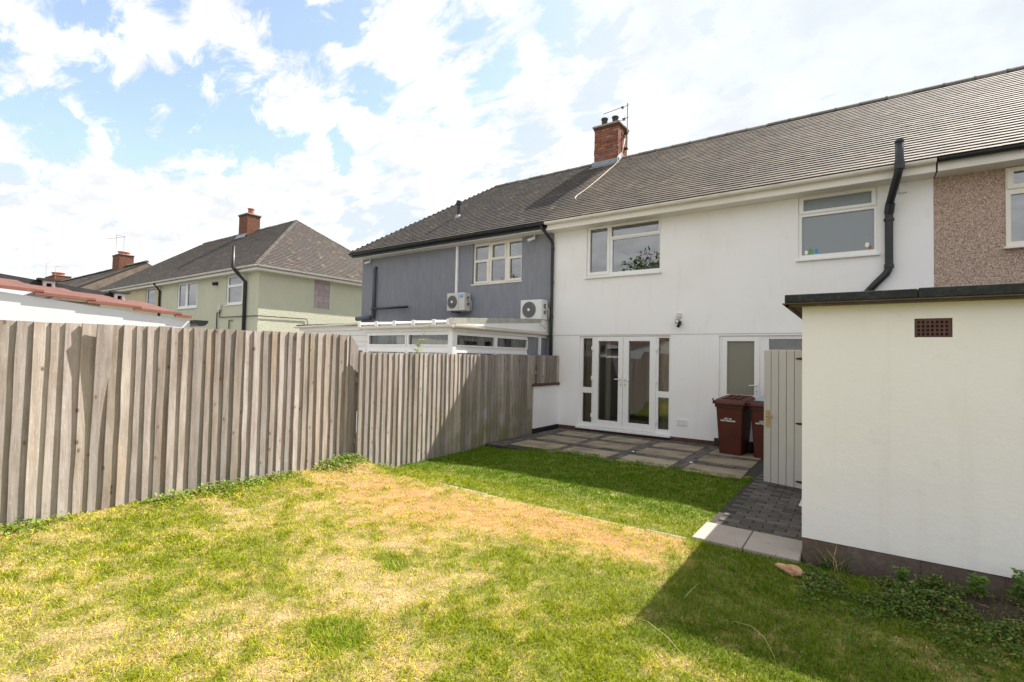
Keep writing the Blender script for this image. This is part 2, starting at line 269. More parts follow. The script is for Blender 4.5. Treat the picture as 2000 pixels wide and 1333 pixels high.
# ------------------------------------------------------------------ mesh helpers
WM = {}
def link(o, parent=None, world=None):
    COL.objects.link(o)
    if world is None: world = Matrix.Translation(o.location) @ o.rotation_euler.to_matrix().to_4x4()
    WM[o.name] = world
    if parent is not None:
        o.parent = parent; o.matrix_parent_inverse = WM[parent.name].inverted()
    return o
def tag(o, label=None, cat=None, group=None, kind=None):
    if label: o['label'] = label
    if cat: o['category'] = cat
    if group: o['group'] = group
    if kind: o['kind'] = kind
    return o
def thing(name, label, cat, loc=(0, 0, 0), group=None):
    o = bpy.data.objects.new(name, None); o.location = loc; o.empty_display_size = .2; link(o)
    return tag(o, label, cat, group)
class MB:
    def __init__(s): s.v = []; s.f = []; s.smooth = False
    def add(s, vs, fs, T=None):
        k = len(s.v); s.v += [tuple(T(*v)) if T else tuple(v) for v in vs]; s.f += [tuple(i+k for i in f) for f in fs]; return s
    def box(s, x0, x1, y0, y1, z0, z1, T=None):
        return s.add([(x0,y0,z0),(x1,y0,z0),(x1,y1,z0),(x0,y1,z0),(x0,y0,z1),(x1,y0,z1),(x1,y1,z1),(x0,y1,z1)],
              [(0,3,2,1),(4,5,6,7),(0,1,5,4),(1,2,6,5),(2,3,7,6),(3,0,4,7)], T)
    def quad(s, a, b, c, d): return s.add([a, b, c, d], [(0, 1, 2, 3)])
    def prism(s, pts, d):   # closed polygon extruded by vector d
        n = len(pts); d = Vector(d); p = [Vector(q) for q in pts]
        return s.add(p+[q+d for q in p], [tuple(range(n))[::-1], tuple(range(n, 2*n))]+[(i, (i+1) % n, (i+1) % n+n, i+n) for i in range(n)])
    def tube(s, pts, r, n=10, cap=True, half=False):
        P = [Vector(p) for p in pts]; k0 = len(s.v); rr = r if isinstance(r, (list, tuple)) else [r]*len(P)
        up = None
        for i, p in enumerate(P):
            d = (P[min(i+1, len(P)-1)]-P[max(i-1, 0)]).normalized()
            if up is None:
                up = Vector((0, 0, 1)) if abs(d.z) < .9 else Vector((0, 1, 0))
            a = d.cross(up).normalized(); b = a.cross(d).normalized(); up = b
            for j in range(n):
                t = 2*math.pi*j/n; s.v.append(tuple(p+rr[i]*(math.cos(t)*a+math.sin(t)*b)))
        for i in range(len(P)-1):
            for j in range(n): s.f.append((k0+i*n+j, k0+i*n+(j+1) % n, k0+(i+1)*n+(j+1) % n, k0+(i+1)*n+j))
        if cap: s.f.append(tuple(k0+j for j in range(n))[::-1]); s.f.append(tuple(k0+(len(P)-1)*n+j for j in range(n)))
        return s
    def plate(s, u0, u1, z0, z1, holes, w0, w1, T=None):
        """slab in the u-z plane between depths w0 (front) and w1, with rectangular holes (u0,u1,z0,z1)"""
        us = sorted({u0, u1, *[h[0] for h in holes], *[h[1] for h in holes]}); zs = sorted({z0, z1, *[h[2] for h in holes], *[h[3] for h in holes]})
        us = [u for u in us if u0 <= u <= u1]; zs = [z for z in zs if z0 <= z <= z1]
        solid = lambda i, j: 0 <= i < len(us)-1 and 0 <= j < len(zs)-1 and not any(h[0] <= (us[i]+us[i+1])/2 <= h[1] and h[2] <= (zs[j]+zs[j+1])/2 <= h[3] for h in holes)
        for i in range(len(us)-1):
            for j in range(len(zs)-1):
                if not solid(i, j): continue
                a, b, c, d = us[i], us[i+1], zs[j], zs[j+1]
                s.add([(a,w0,c),(b,w0,c),(b,w0,d),(a,w0,d)], [(0,1,2,3)], T); s.add([(a,w1,c),(b,w1,c),(b,w1,d),(a,w1,d)], [(3,2,1,0)], T)
                if not solid(i-1, j): s.add([(a,w0,c),(a,w0,d),(a,w1,d),(a,w1,c)], [(0,1,2,3)], T)
                if not solid(i+1, j): s.add([(b,w0,c),(b,w1,c),(b,w1,d),(b,w0,d)], [(0,1,2,3)], T)
                if not solid(i, j-1): s.add([(a,w0,c),(a,w1,c),(b,w1,c),(b,w0,c)], [(0,1,2,3)], T)
                if not solid(i, j+1): s.add([(a,w0,d),(b,w0,d),(b,w1,d),(a,w1,d)], [(0,1,2,3)], T)
        return s
    def mesh(s, name, m, smooth=False):
        me = bpy.data.meshes.new(name); me.from_pydata(s.v, [], s.f); me.update()
        if m: me.materials.append(M[m] if isinstance(m, str) else m)
        if smooth:
            for p in me.polygons: p.use_smooth = True
        return me
    def build(s, name, m, parent=None, bev=0, smooth=False, weld=False):
        me = s.mesh(name, m, smooth)
        if weld or bev:
            bm = bmesh.new(); bm.from_mesh(me); bmesh.ops.remove_doubles(bm, verts=bm.verts, dist=1e-5); bmesh.ops.recalc_face_normals(bm, faces=bm.faces)
            bm.to_mesh(me); bm.free()
        o = bpy.data.objects.new(name, me); link(o, parent)
        if bev:
            b = o.modifiers.new('bevel', 'BEVEL'); b.width = bev; b.segments = 2; b.limit_method = 'ANGLE'
        if smooth:
            pass
        return o
def piece(name, me, parent, loc, rot=(0, 0, 0), scale=None):
    o = bpy.data.objects.new(name, me); o.location = loc; o.rotation_euler = rot
    if scale: o.scale = scale
    return link(o, parent)
FX = lambda x: (lambda u, w, z: (x-w, u, z))      # a wall facing +X at x: u runs along y, w goes into the wall
# ------------------------------------------------------------------ windows
def window(house, name, u0, u1, z0, z1, y, panes, sashes=(), mat='upvc', glass='glass', T=None, sill=True, back='net', depth=.5, room='room', label=None, bev=.004, frame_depth=.07):
    """frame with holes; y = depth of the frame front; panes (u0,u1,z0,z1[,glass])"""
    f = MB(); f.plate(u0, u1, z0, z1, [p[:4] for p in panes], y, y+frame_depth, T)
    fo = f.build(name, mat, house, bev=bev)
    if label: fo['label'] = label
    for sa in sashes:     # opening casements stand a little proud
        (a, b, c, d), (e, g, h, i) = sa
        MB().plate(a, b, c, d, [(e, g, h, i)], y-.018, y+.002, T).build('sash', mat, fo, bev=bev)
    for p in panes:
        g = p[4] if len(p) > 4 else glass
        q = MB(); q.add([(p[0], y+.03, p[2]), (p[1], y+.03, p[2]), (p[1], y+.03, p[3]), (p[0], y+.03, p[3])], [(0, 1, 2, 3)], T); q.build('pane', g, fo)
    if sill:
        MB().box(u0-.03, u1+.03, y-.07, y+.03, z0-.035, z0-.003, T).build('sill', mat, fo, bev=.004)
    # the room behind: five faces open to the window
    r = MB(); a, b, c, d = u0-.05, u1+.05, z0-.05, z1+.05; w0, w1 = y+frame_depth+.06, y+frame_depth+depth
    r.add([(a,w0,c),(b,w0,c),(b,w1,c),(a,w1,c),(a,w0,d),(b,w0,d),(b,w1,d),(a,w1,d)], [(0,1,2,3),(4,7,6,5),(3,2,6,7),(0,3,7,4),(1,5,6,2)], T)
    r.build('room_lining', room, fo)
    return fo
def curtain(parent, u0, u1, z0, z1, y, mat='net', fold=.012, pitch=.07, T=None):
    c = MB(); n = max(4, int((u1-u0)/pitch*4)); c.v = []
    for i in range(n+1):
        u = u0+(u1-u0)*i/n; w = y+fold*math.sin(i*math.pi/2+.7*math.sin(i*.9))
        for z in (z0, z1): c.v.append(tuple(T(u, w, z)) if T else (u, w, z))
    c.f = [(2*i, 2*i+2, 2*i+3, 2*i+1) for i in range(n)]
    return c.build('curtain', mat, parent, smooth=True)
# ------------------------------------------------------------------ roofs
def lum(c, s=1): return (c[0]*s, c[1]*s, c[2]*s)
def tiled(parent, O, U, V, length, height, left, right, tw=.165, gauge=.125, singles=0, near=None, mat='roof_tile', base=(.135, .108, .086), soft=(False, False)):
    """plain tiles on a roof plane: O lower left, U along the eave, V up the slope; left(v), right(v) give the extents"""
    O, U, V = Vector(O), Vector(U).normalized(), Vector(V).normalized(); Nn = U.cross(V).normalized()
    rows = int(height/gauge); tiles = []
    for r in range(rows):
        v = r*gauge; a, b = left(v), right(v); k = -1
        u = (math.floor((a+O.x)/tw)-1)*tw-O.x+((r % 2)*.5*tw) if abs(U.x) > .5 else a-((r % 2)*.5*tw)
        while u < b:
            x0, x1 = (u if soft[0] else max(u, a))+.0004, (u+tw if soft[1] else min(u+tw, b))-.0004
            if x1-x0 > .02 and a <= u+tw/2+(0 if soft[0] else tw/2) and (u+tw/2 < b if soft[1] else True): tiles.append((x0, x1, v+random.uniform(-.002, .002), random.uniform(0, .003)))
            u += tw
    def corners(t):
        x0, x1, v, lift = t; th = .015
        lo = O+V*v+Nn*(.016+lift*.6); hi = O+V*(v+gauge+.03)+Nn*(.000+lift*.3)
        tilt = random.uniform(-.002, .002)
        return [lo+U*x0, lo+U*x1+Nn*tilt, hi+U*x1, hi+U*x0, lo+U*x0+Nn*th, lo+U*x1+Nn*(th+tilt), hi+U*x1+Nn*th*.8, hi+U*x0+Nn*th*.8]
    F = [(4,5,6,7), (0,1,5,4), (1,2,6,5), (3,0,4,7)]
    if singles:
        nr = Vector(near); tiles.sort(key=lambda t: ((O+U*(t[0]+t[1])/2+V*t[2])-nr).length)
        for t in tiles[:singles]:
            c = corners(t); ctr = sum(c, Vector())/8
            me = MB().add([p-ctr for p in c], F).mesh('roof_tile', mat)
            at = me.color_attributes.new('tint', 'FLOAT_COLOR', 'POINT'); s = random.uniform(.84, 1.16)*(random.choice((.6, 1.45)) if random.random() < .035 else 1); w = random.uniform(.97, 1.03)
            at.data.foreach_set('color', [base[0]*s*w, base[1]*s, base[2]*s/w, 1]*8)
            piece('roof_tile', me, parent, ctr)
        tiles = tiles[singles:]
    mb = MB(); cols = []
    for t in tiles:
        mb.add(corners(t), F); s = random.uniform(.84, 1.16)*(random.choice((.6, 1.45)) if random.random() < .035 else 1); w = random.uniform(.97, 1.03); cols += [base[0]*s*w, base[1]*s, base[2]*s/w, 1]*8
    o = mb.build('roof_tiles', mat, parent); o['kind'] = 'stuff'
    at = o.data.color_attributes.new('tint', 'FLOAT_COLOR', 'POINT'); at.data.foreach_set('color', cols)
def ridge_run(parent, a, b, step=.45, r=.11, name='ridge_tile', mat='ridge'):
    a, b = Vector(a), Vector(b); n = max(1, round((b-a).length/step)); d = (b-a)/n; L_ = d.length
    mb = MB(); k = 7
    for e, rr in ((-L_/2, r), (L_/2-.03, r*.97), (L_/2-.03, r*1.08), (L_/2, r*1.08)):
        for i in range(k):
            t = math.pi*(.02+.96*i/(k-1)); mb.v.append((e, rr*math.cos(t), rr*math.sin(t)*.85))
    for q in range(3): mb.f += [(q*k+i, (q+1)*k+i, (q+1)*k+i+1, q*k+i+1) for i in range(k-1)]
    mb.f += [tuple(range(k)), tuple(range(3*k, 4*k))[::-1]]
    me = mb.mesh(name, mat)
    rot = d.to_track_quat('X', 'Z').to_euler()
    for i in range(n):
        o = piece(name, me, parent, a+d*(i+.5)+Vector((0, 0, random.uniform(-.006, .006))), rot)
def gutter(parent, a, b, r=.058, mat='gutter_white', name='gutter'):
    a, b = Vector(a), Vector(b); d = (b-a).normalized(); side = d.cross(Vector((0, 0, 1))); mb = MB(); k = 9
    for rr in (r, r-.006):
        for e in (a, b):
            for i in range(k):
                t = math.pi+math.pi*i/(k-1); mb.v.append(tuple(e+side*rr*math.cos(t)+Vector((0, 0, rr*math.sin(t)))))
    for i in range(k-1):
        mb.f.append((i, i+1, k+i+1, k+i)); mb.f.append((2*k+i, 3*k+i, 3*k+i+1, 2*k+i+1))
    mb.f += [(0, k, 3*k, 2*k), (k-1, 3*k-1, 4*k-1, 2*k-1), tuple(range(k)), tuple(range(k, 2*k))]
    o = mb.build(name, mat, parent, smooth=False)
    n = int((b-a).length/1.0)
    for i in range(1, n+1):      # brackets and unions
        p = a+d*((b-a).length*i/(n+1)); q = MB()
        for e in (-.02, .02):
            for i2 in range(k):
                t = math.pi+math.pi*i2/(k-1); q.v.append(tuple(p+d*e+side*(r+.005)*math.cos(t)+Vector((0, 0, (r+.005)*math.sin(t)))))
        q.f = [(j, j+1, k+j+1, k+j) for j in range(k-1)]
        q.build('bracket', mat, o)
    return o
def chimney(house, x0, x1, y0, y1, z0, z1, pots, bricks=True, label=None, potmat='terracotta'):
    core = MB().box(x0+.012, x1-.012, y0+.012, y1-.012, z0, z1); c = core.build('chimney', 'mortar', house)
    n = int((z1-z0)/.075)
    full = MB().box(-.1075, .1075, -.05, .05, -.0325, .0325).mesh('brick', 'brick')
    joined = MB()
    for k in range(n):
        z = z0+.0375+k*.075
        for (ax, fixed, a, b, sgn) in (('x', y0, x0, x1, -1), ('x', y1, x0, x1, 1), ('y', x0, y0, y1, -1), ('y', x1, y0, y1, 1)):
            u = a-(.11 if k % 2 else 0)
            while u < b-.03:
                e0, e1 = max(u, a), min(u+.215, b)
                if e1-e0 > .04:
                    m_, w_ = (e0+e1)/2, (e1-e0-.01)/.215; off = random.uniform(-.002, .003); dd = .048-off
                    loc = (m_, fixed-sgn*dd, z) if ax == 'x' else (fixed-sgn*dd, m_, z)
                    if bricks: piece('brick', full, c, loc, (0, 0, 0 if ax == 'x' else math.pi/2), (w_, 1, 1))
                    else:
                        h = w_*.1075
                        if ax == 'x': joined.box(m_-h, m_+h, loc[1]-.05, loc[1]+.05, z-.0325, z+.0325)
                        else: joined.box(loc[0]-.05, loc[0]+.05, m_-h, m_+h, z-.0325, z+.0325)
                u += .225
    if not bricks:
        j = joined.build('bricks', 'brick_far', c); j['kind'] = 'stuff'
    MB().box(x0-.05, x1+.05, y0-.05, y1+.05, z1, z1+.055).build('capping', 'mortar', c, bev=.01)
    MB().box(x0-.02, x1+.02, y0-.02, y1+.02, z1-.06, z1+.001).build('oversail', 'brick_dark', c)
    for i, (px, py, r, h, mt) in enumerate(pots):
        p = MB(); pr = [(r*1.1, 0), (r, .06), (r*.95, h-.05), (r*1.15, h-.04), (r*1.15, h), (r*.8, h), (r*.8, h-.1)]
        for (rr, zz) in pr:
            for q in range(14): p.v.append((px+rr*math.cos(q*math.tau/14), py+rr*math.sin(q*math.tau/14), z1+.05+zz))
        for a in range(len(pr)-1): p.f += [(a*14+q, a*14+(q+1) % 14, (a+1)*14+(q+1) % 14, (a+1)*14+q) for q in range(14)]
        p.build('chimney_pot', mt, c, smooth=False)
    return c
def aerial(name, label, base, h, boom_dir, boom, n=9, group=None, arm=0):
    t = thing(name, label, 'aerial', base, group); b = Vector(base); top = b+Vector((0, 0, h)); d = Vector(boom_dir).normalized(); s = d.cross(Vector((0, 0, 1))).normalized()
    MB().tube([b, top], .014, 6).build('mast', 'alu', t)
    MB().tube([top-Vector((0, 0, .06))-d*.12, top-Vector((0, 0, .06))+d*boom], .010, 6).build('boom', 'alu', t)
    e = MB()
    for i in range(n):
        p = top-Vector((0, 0, .06))+d*(boom*(i+.3)/n); e.tube([p-s*.12, p+s*.12], .004, 4)
    o = e.build('elements', 'alu', t); o['kind'] = 'stuff'
    return t
# ================================================================== GROUND
def struct(o): o['kind'] = 'structure'; return o
struct(MB().add([(-900, -400, -.16), (900, -400, -.16), (900, 1500, -.16), (-900, 1500, -.16)], [(0, 1, 2, 3)]).build('ground', 'street'))
PX0, PX1 = -5.62, 4.0
_G = {}
def vnoise(x, y, sc, seed=0, octv=4, rough=.55):
    tot = np.zeros_like(x, dtype=float); amp = 1; nrm = 0
    for o in range(octv):
        g = _G.get((seed, o));
        if g is None: g = _G[(seed, o)] = np.random.default_rng(seed*17+o).random((256, 256))
        xs, ys = x*sc+31.7*o+100, y*sc+17.3*o+100
        xi, yi = np.floor(xs).astype(int), np.floor(ys).astype(int); fx, fy = xs-xi, ys-yi; fx = fx*fx*(3-2*fx); fy = fy*fy*(3-2*fy)
        a = g[xi % 256, yi % 256]; b = g[(xi+1) % 256, yi % 256]; c = g[xi % 256, (yi+1) % 256]; d = g[(xi+1) % 256, (yi+1) % 256]
        tot += amp*((a*(1-fx)+b*fx)*(1-fy)+(c*(1-fx)+d*fx)*fy); nrm += amp; amp *= rough; sc *= 2
    return tot/nrm
def sstep(a, b, x): t = np.clip((x-a)/(b-a), 0, 1); return t*t*(3-2*t)
def lawn_z(x, y):
    back = sstep(4.44, 4.56, y+0*x)
    z = (1-back)*(.0)+back*(-.085+.03*sstep(6.6, 7.5, y))
    z = z+.018*(vnoise(x, y, 1.1, 3)-.5)+.012*(vnoise(x, y, 5, 4)-.5)
    z = z+.05*np.exp(-((x+5.6)**2)/.12-((y-4.35)**2)/.25)            # turf bank at the fence corner
    z = z-.05*back*np.exp(-((x+5.6)**2)/.5)+(1-back)*.045*sstep(-4.6, -5.7, x)
    z = z+.085*sstep(-.1, .8, x)*sstep(4.0, 4.6, y)                 # bed along the outbuilding
    return z
def lawn_edge(x): return 7.66+.16*(vnoise(x, x*0+2, 1.9, 9)-.5)-.035*(x+5)
# dryness of the turf: patches set out on the lawn (x, y, radius x, radius y, weight)
DRY = [(-5.0, 3.8, .8, .5, .5), (-4.0, 3.85, .9, .55, .55), (-3.0, 4.05, .9, .45, .6), (-2.0, 4.05, .7, .42, .7), (-1.35, 4.0, .5, .4, .5), (-3.7, 3.4, .9, .45, .35), (-2.75, 2.25, .65, .3, .7), (-3.6, 3.2, .8, .5, .35), (-2.9, 1.4, .7, .25, .45),
       (-2.1, 2.6, .4, .2, .4), (-5.75, 1.0, .35, .35, .5), (-5.6, 3.9, .5, .4, .35), (-2.0, 1.65, .5, .25, .3), (-4.6, 2.4, .5, .3, .2), (-.45, 3.05, .35, .18, .5), (.15, 3.35, .5, .2, .4)]
LUSH = [(-2.35, 1.75, .22, .12, .9), (-2.75, 2.55, .12, .08, .6), (-4.4, 1.7, .6, .45, .35), (-3.6, 1.35, .35, .2, .45), (-1.6, 2.5, .7, .6, .45), (-1.35, 3.4, .4, .35, .4), (-1.9, 3.2, .5, .3, .35), (-3.9, 2.1, .25, .15, .5), (-2.5, 1.95, .12, .05, .5),
        (-.9, 2.2, .8, .4, .45), (.2, 4.2, .9, .25, .6), (-3.0, 1.9, .10, .06, .6), (-5.2, 1.5, .4, .5, .3)]
def dryness(x, y):
    d = .335+.55*(vnoise(x, y, 1.3, 21)-.5)+.95*(vnoise(x, y, 5.0, 22)-.5)+1.0*(vnoise(x, y, 15, 23, 2)-.5)
    for (a, b, rx, ry, w) in DRY: d += w*.52*np.exp(-((x-a)/rx)**2-((y-b)/ry)**2)
    for (a, b, rx, ry, w) in LUSH: d -= w*.75*np.exp(-((x-a)/rx)**2-((y-b)/ry)**2)
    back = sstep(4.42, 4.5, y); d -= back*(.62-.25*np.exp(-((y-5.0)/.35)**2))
    d -= .50*sstep(-1.35, -.9, x)*sstep(2.5, 2.9, y)  # lowered over the outbuilding's cast shadow, to colour the shaded turf dark green
    return np.clip(d, 0, 1)
def orange(x, y):
    o = np.zeros_like(x)
    for (a, b, rx, ry, w) in DRY[:6]+[DRY[10]]: o += w*1.3*np.exp(-((x-a)/rx)**2-((y-b)/(ry*1.15))**2)
    return np.clip(o*(.35+1.3*vnoise(x, y, 3.1, 91)), 0, 1)
def build_lawn():
    xs = np.concatenate([np.arange(-5.98, 4.01, .05)]); ys = np.arange(-6, 7.85, .05)
    X, Y = np.meshgrid(xs, ys, indexing='ij'); Z = lawn_z(X, Y)
    nx, ny = X.shape; v = np.stack([X, Y, Z], -1).reshape(-1, 3)
    idx = np.arange(nx*ny).reshape(nx, ny); cx = (X[:-1, :-1]+.025); cy = (Y[:-1, :-1]+.025)
    keep = (cy < lawn_edge(cx)+.12) & ~((cx > -1.235) & (cy > 4.55)) & ~((cx < -5.62) & (cy > 4.7))
    f = np.stack([idx[:-1, :-1], idx[1:, :-1], idx[1:, 1:], idx[:-1, 1:]], -1)[keep]
    me = bpy.data.meshes.new('lawn'); me.from_pydata(v.tolist(), [], f.tolist()); me.update()
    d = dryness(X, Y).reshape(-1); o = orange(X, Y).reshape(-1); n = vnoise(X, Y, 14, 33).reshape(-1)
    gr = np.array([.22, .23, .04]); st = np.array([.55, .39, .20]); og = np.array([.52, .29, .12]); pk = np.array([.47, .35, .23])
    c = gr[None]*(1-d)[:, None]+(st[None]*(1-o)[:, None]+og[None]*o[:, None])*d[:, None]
    bed = (sstep(-.3, .4, X)*sstep(3.8, 4.2, Y)).reshape(-1)
    c = c*(1-bed)[:, None]+np.array([.07, .048, .036])[None]*bed[:, None]
    c = c*(.45+.9*n)[:, None]
    at = me.color_attributes.new('tint', 'FLOAT_COLOR', 'POINT'); at.data.foreach_set('color', np.concatenate([c, np.ones((len(c), 1))], 1).ravel())
    me.materials.append(material('turf_base', (.3, .3, .1), .98, [((.28, .20, .13), 40, .55, .75, .4)], [(60, 1, .03)], attr='tint'))
    for p in me.polygons: p.use_smooth = True
    ob = bpy.data.objects.new('lawn', me); link(ob); struct(ob)
build_lawn()
def blades(name, P, H, Wd, lean, C, matname='grass', curl=.35):
    n = len(P); az = rng.random(n)*math.tau; fa = rng.random(n)*math.tau
    dx, dy = np.cos(az), np.sin(az); sx, sy = np.cos(fa), np.sin(fa)
    L1 = H*.55; L2 = H*.5
    a1 = lean; a2 = np.minimum(lean+curl+rng.random(n)*.5, 1.62)
    mid = P+np.stack([dx*np.sin(a1)*L1, dy*np.sin(a1)*L1, np.cos(a1)*L1], -1)
    tip = mid+np.stack([dx*np.sin(a2)*L2, dy*np.sin(a2)*L2, np.cos(a2)*L2], -1)
    s = np.stack([sx, sy, 0*sx], -1)*(Wd/2)[:, None]
    V = np.stack([P-s, P+s, mid+s*.8, mid-s*.8, tip], 1).reshape(-1, 3)
    b = np.arange(n)*5
    loops = np.stack([b, b+1, b+2, b+3, b+3, b+2, b+4], -1).ravel()
    me = bpy.data.meshes.new(name); me.vertices.add(n*5); me.loops.add(n*7); me.polygons.add(n*2)
    me.vertices.foreach_set('co', V.ravel()); me.loops.foreach_set('vertex_index', loops.astype(np.int32))
    st = np.stack([np.arange(n)*7, np.arange(n)*7+4], -1).ravel().astype(np.int32); me.polygons.foreach_set('loop_start', st)
    me.update(); me.validate()
    at = me.color_attributes.new('tint', 'FLOAT_COLOR', 'POINT'); at.data.foreach_set('color', np.repeat(np.concatenate([C, np.ones((n, 1))], 1), 5, 0).ravel())
    me.materials.append(M[matname]); o = bpy.data.objects.new(name, me); link(o); o['kind'] = 'stuff'; return o
def build_grass():
    global _sh
    n = 2600000
    x = rng.uniform(-6.0, 3.2, n); y = rng.uniform(-.3, 7.75, n); dist = np.hypot(x, y)
    dens = np.where(dist < 3.2, 1.0, np.where(dist < 5, .62, .42))
    dry = dryness(x, y); cl = vnoise(x, y, 9, 51)
    keep = rng.random(n) < dens*.42*(.55+.9*cl)*(1-.30*dry)
    keep &= (y < lawn_edge(x)+.03*rng.standard_normal(n)) & ~((x > -1.21+.03*vnoise(x, y, 6, 61)+.10*sstep(6.0, 5.2, y)*sstep(5.0, 5.1, y)) & (y > 4.50)) & ~((x > -.42+.03*rng.standard_normal(n)) & (y > 4.62)) & ~((x < -5.70) & (y > 4.45)) & (x > -5.80)
    # only what the lens (or a step to its side) could see
    ang = np.arctan2(x, y); keep &= (ang > -1.75) & (ang < .75) & (dist > 1.3)
    keep &= ~((np.abs(y-4.47) < .03) & (x > -4.35) & (x < -1.2) & (rng.random(n) < .6))
    bare = sstep(.1, .6, x)*sstep(3.9, 4.25, y); keep &= rng.random(n) > bare*.85
    x, y, dist, dry, cl = x[keep], y[keep], dist[keep], dry[keep], cl[keep]; n = len(x)
    o = orange(x, y); dead = rng.random(n) < np.clip(dry*1.05-.02, 0, .95)
    far = np.clip(dist/5, .6, 1.6)
    c2 = vnoise(x, y, 16, 57, 2); H = (.014+.026*rng.random(n)+.055*np.clip(cl-.38, 0, 1)*(1-dry)+.03*np.clip(c2-.5, 0, 1)); H *= np.where(dead, .9, 1.0)
    tall = rng.random(n) < .006; H = np.where(tall, H*2.0, H)
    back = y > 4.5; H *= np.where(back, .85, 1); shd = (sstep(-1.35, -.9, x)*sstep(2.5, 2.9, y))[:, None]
    W_ = (.0034+.0034*rng.random(n))*np.clip(dist/4.5, .8, 1.5)
    lean = np.where(dead, .8+.7*rng.random(n), .15+.9*rng.random(n))
    g1 = np.array([.40, .42, .018]); g2 = np.array([.21, .28, .012]); yl = np.array([.60, .55, .05]); st = np.array([.78, .56, .23]); og = np.array([.70, .41, .15]); bw = np.array([.33, .22, .12])
    t = rng.random((n, 1)); q = rng.random((n, 1)); dr = dry[:, None]
    dq = np.clip(dr*1.5, 0, 1); live = (g1*(1-t)+g2*t)*(1-dq)+yl*dq
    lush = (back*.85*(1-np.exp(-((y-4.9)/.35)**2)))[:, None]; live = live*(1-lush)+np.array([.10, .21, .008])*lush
    live = live*(1-shd*.8)+np.array([.11, .19, .012])*shd*.8  # outbuilding's shade painted in: darker green blades where its shadow falls
    oo = o[:, None]*(.55+.6*vnoise(x, y, 7, 83)[:, None]); de = (st*(1-oo*.75)+og*oo*.75)*(1-.4*q**3)+bw*.4*q**3
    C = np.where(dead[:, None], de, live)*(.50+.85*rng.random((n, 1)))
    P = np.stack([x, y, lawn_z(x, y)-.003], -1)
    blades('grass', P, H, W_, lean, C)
    print('grass blades', n)
build_grass()
# leafy weeds in a mass along the foot of the fence and of the outbuilding
def leaves_mesh(name, pts, size, C, matname='leaf', flat=.6, label=None, cat=None, parent=None):
    n = len(pts); az = rng.random(n)*math.tau; tl = (rng.random(n)-.5)*2*flat; rl = (rng.random(n)-.5)*2*flat
    d = np.stack([np.cos(az)*np.cos(tl), np.sin(az)*np.cos(tl), np.sin(tl)+.15], -1); s = np.stack([-np.sin(az)*np.cos(rl), np.cos(az)*np.cos(rl), np.sin(rl)], -1)
    sz = size[:, None]
    V = np.stack([pts, pts+d*sz*.45+s*sz*.32, pts+d*sz, pts+d*sz*.45-s*sz*.32], 1).reshape(-1, 3)
    me = bpy.data.meshes.new(name); me.from_pydata(V.tolist(), [], (np.arange(n)[:, None]*4+np.arange(4)).tolist()); me.update()
    at = me.color_attributes.new('tint', 'FLOAT_COLOR', 'POINT'); at.data.foreach_set('color', np.repeat(np.concatenate([C, np.ones((n, 1))], 1), 4, 0).ravel())
    me.materials.append(M[matname]); o = bpy.data.objects.new(name, me); link(o, parent)
    return o
def weeds():
    pts = []; 
    for i in range(11000):      # fence foot
        y = random.uniform(.5, 5.0); c = vnoise(np.array([y]), np.array([0.]), 2.2, 71)[0]
        if random.random() > .3+2.2*(c-.40): continue
        x = -5.74+abs(random.gauss(0, .06+.14*c)); pts.append((x, y, random.uniform(0, .03+.11*c*math.exp(-(x+5.74)*6))))
    a = np.array(pts); a[:, 2] += lawn_z(a[:, 0], a[:, 1]); 
    C = np.array([.20, .30, .035])*(.45+1.0*rng.random((len(a), 1))); q = rng.random((len(a), 1)); C = np.where(q > .9, np.array([.42, .30, .12]), C); o = leaves_mesh('weeds', a, .018+.026*rng.random(len(a)), C); o['kind'] = 'stuff'
    pts = []
    for i in range(60000):     # bed by the outbuilding
        x = random.uniform(-.34, 2.0); y = 4.63-abs(random.gauss(0, .46+.14*x)); c = vnoise(np.array([x]), np.array([y]), 4.5, 72)[0]
        if random.random() > 3.2*(c-.40): continue
        if x > .45 and y > 4.25 and random.random() < .6: continue
        pts.append((x, y, random.uniform(0, .015+.22*max(0, c-.44))))
    a = np.array(pts); a[:, 2] += lawn_z(a[:, 0], a[:, 1])
    C = np.array([.085, .145, .022])*(.4+1.2*rng.random((len(a), 1))); q = rng.random((len(a), 1)); C = np.where(q < .10, np.array([.22, .24, .05]), np.where(q > .93, np.array([.20, .12, .06]), C)); o = leaves_mesh('weeds', a, .010+.018*rng.random(len(a)), C); o['kind'] = 'stuff'
weeds()
def plant(name, label, x, y, h, nst, leafsize, col, group=None, z=None):
    z0 = float(lawn_z(np.array([x]), np.array([y]))[0]) if z is None else z
    t = thing(name, label, 'weed', (x, y, z0), group); st = MB(); P = []; Sz = []
    for i in range(nst):
        a = random.random()*math.tau; l = random.uniform(.1, .45); hh = h*random.uniform(.6, 1)
        tip = Vector((x+math.cos(a)*l*hh, y+math.sin(a)*l*hh, z0+hh)); b = Vector((x+random.uniform(-.02, .02), y+random.uniform(-.02, .02), z0)); mid = b.lerp(tip, .5)+Vector((0, 0, hh*.06))
        st.tube([b, mid, tip], [.003, .0025, .0015], 5)
        for k in range(7):
            f = .25+.75*k/6; p = b.lerp(mid, f*2) if f < .5 else mid.lerp(tip, f*2-1)
            for e in range(3): P.append(tuple(p+Vector((random.gauss(0, .006),)*3))); Sz.append(leafsize*random.uniform(.6, 1.2)*(1.1-.4*f))
    st.build('stem', 'twig', t); C = np.array(col)*(.7+.6*rng.random((len(P), 1)))
    leaves_mesh('foliage', np.array(P), np.array(Sz), C, parent=t, flat=.5); return t
G = 'leafy weeds growing in the bed below the outbuilding'
plant('weed_plant', 'tall pale green weed nearest the right edge of the bed under the outbuilding wall', .83, 4.50, .22, 6, .055, (.10, .19, .03), G)
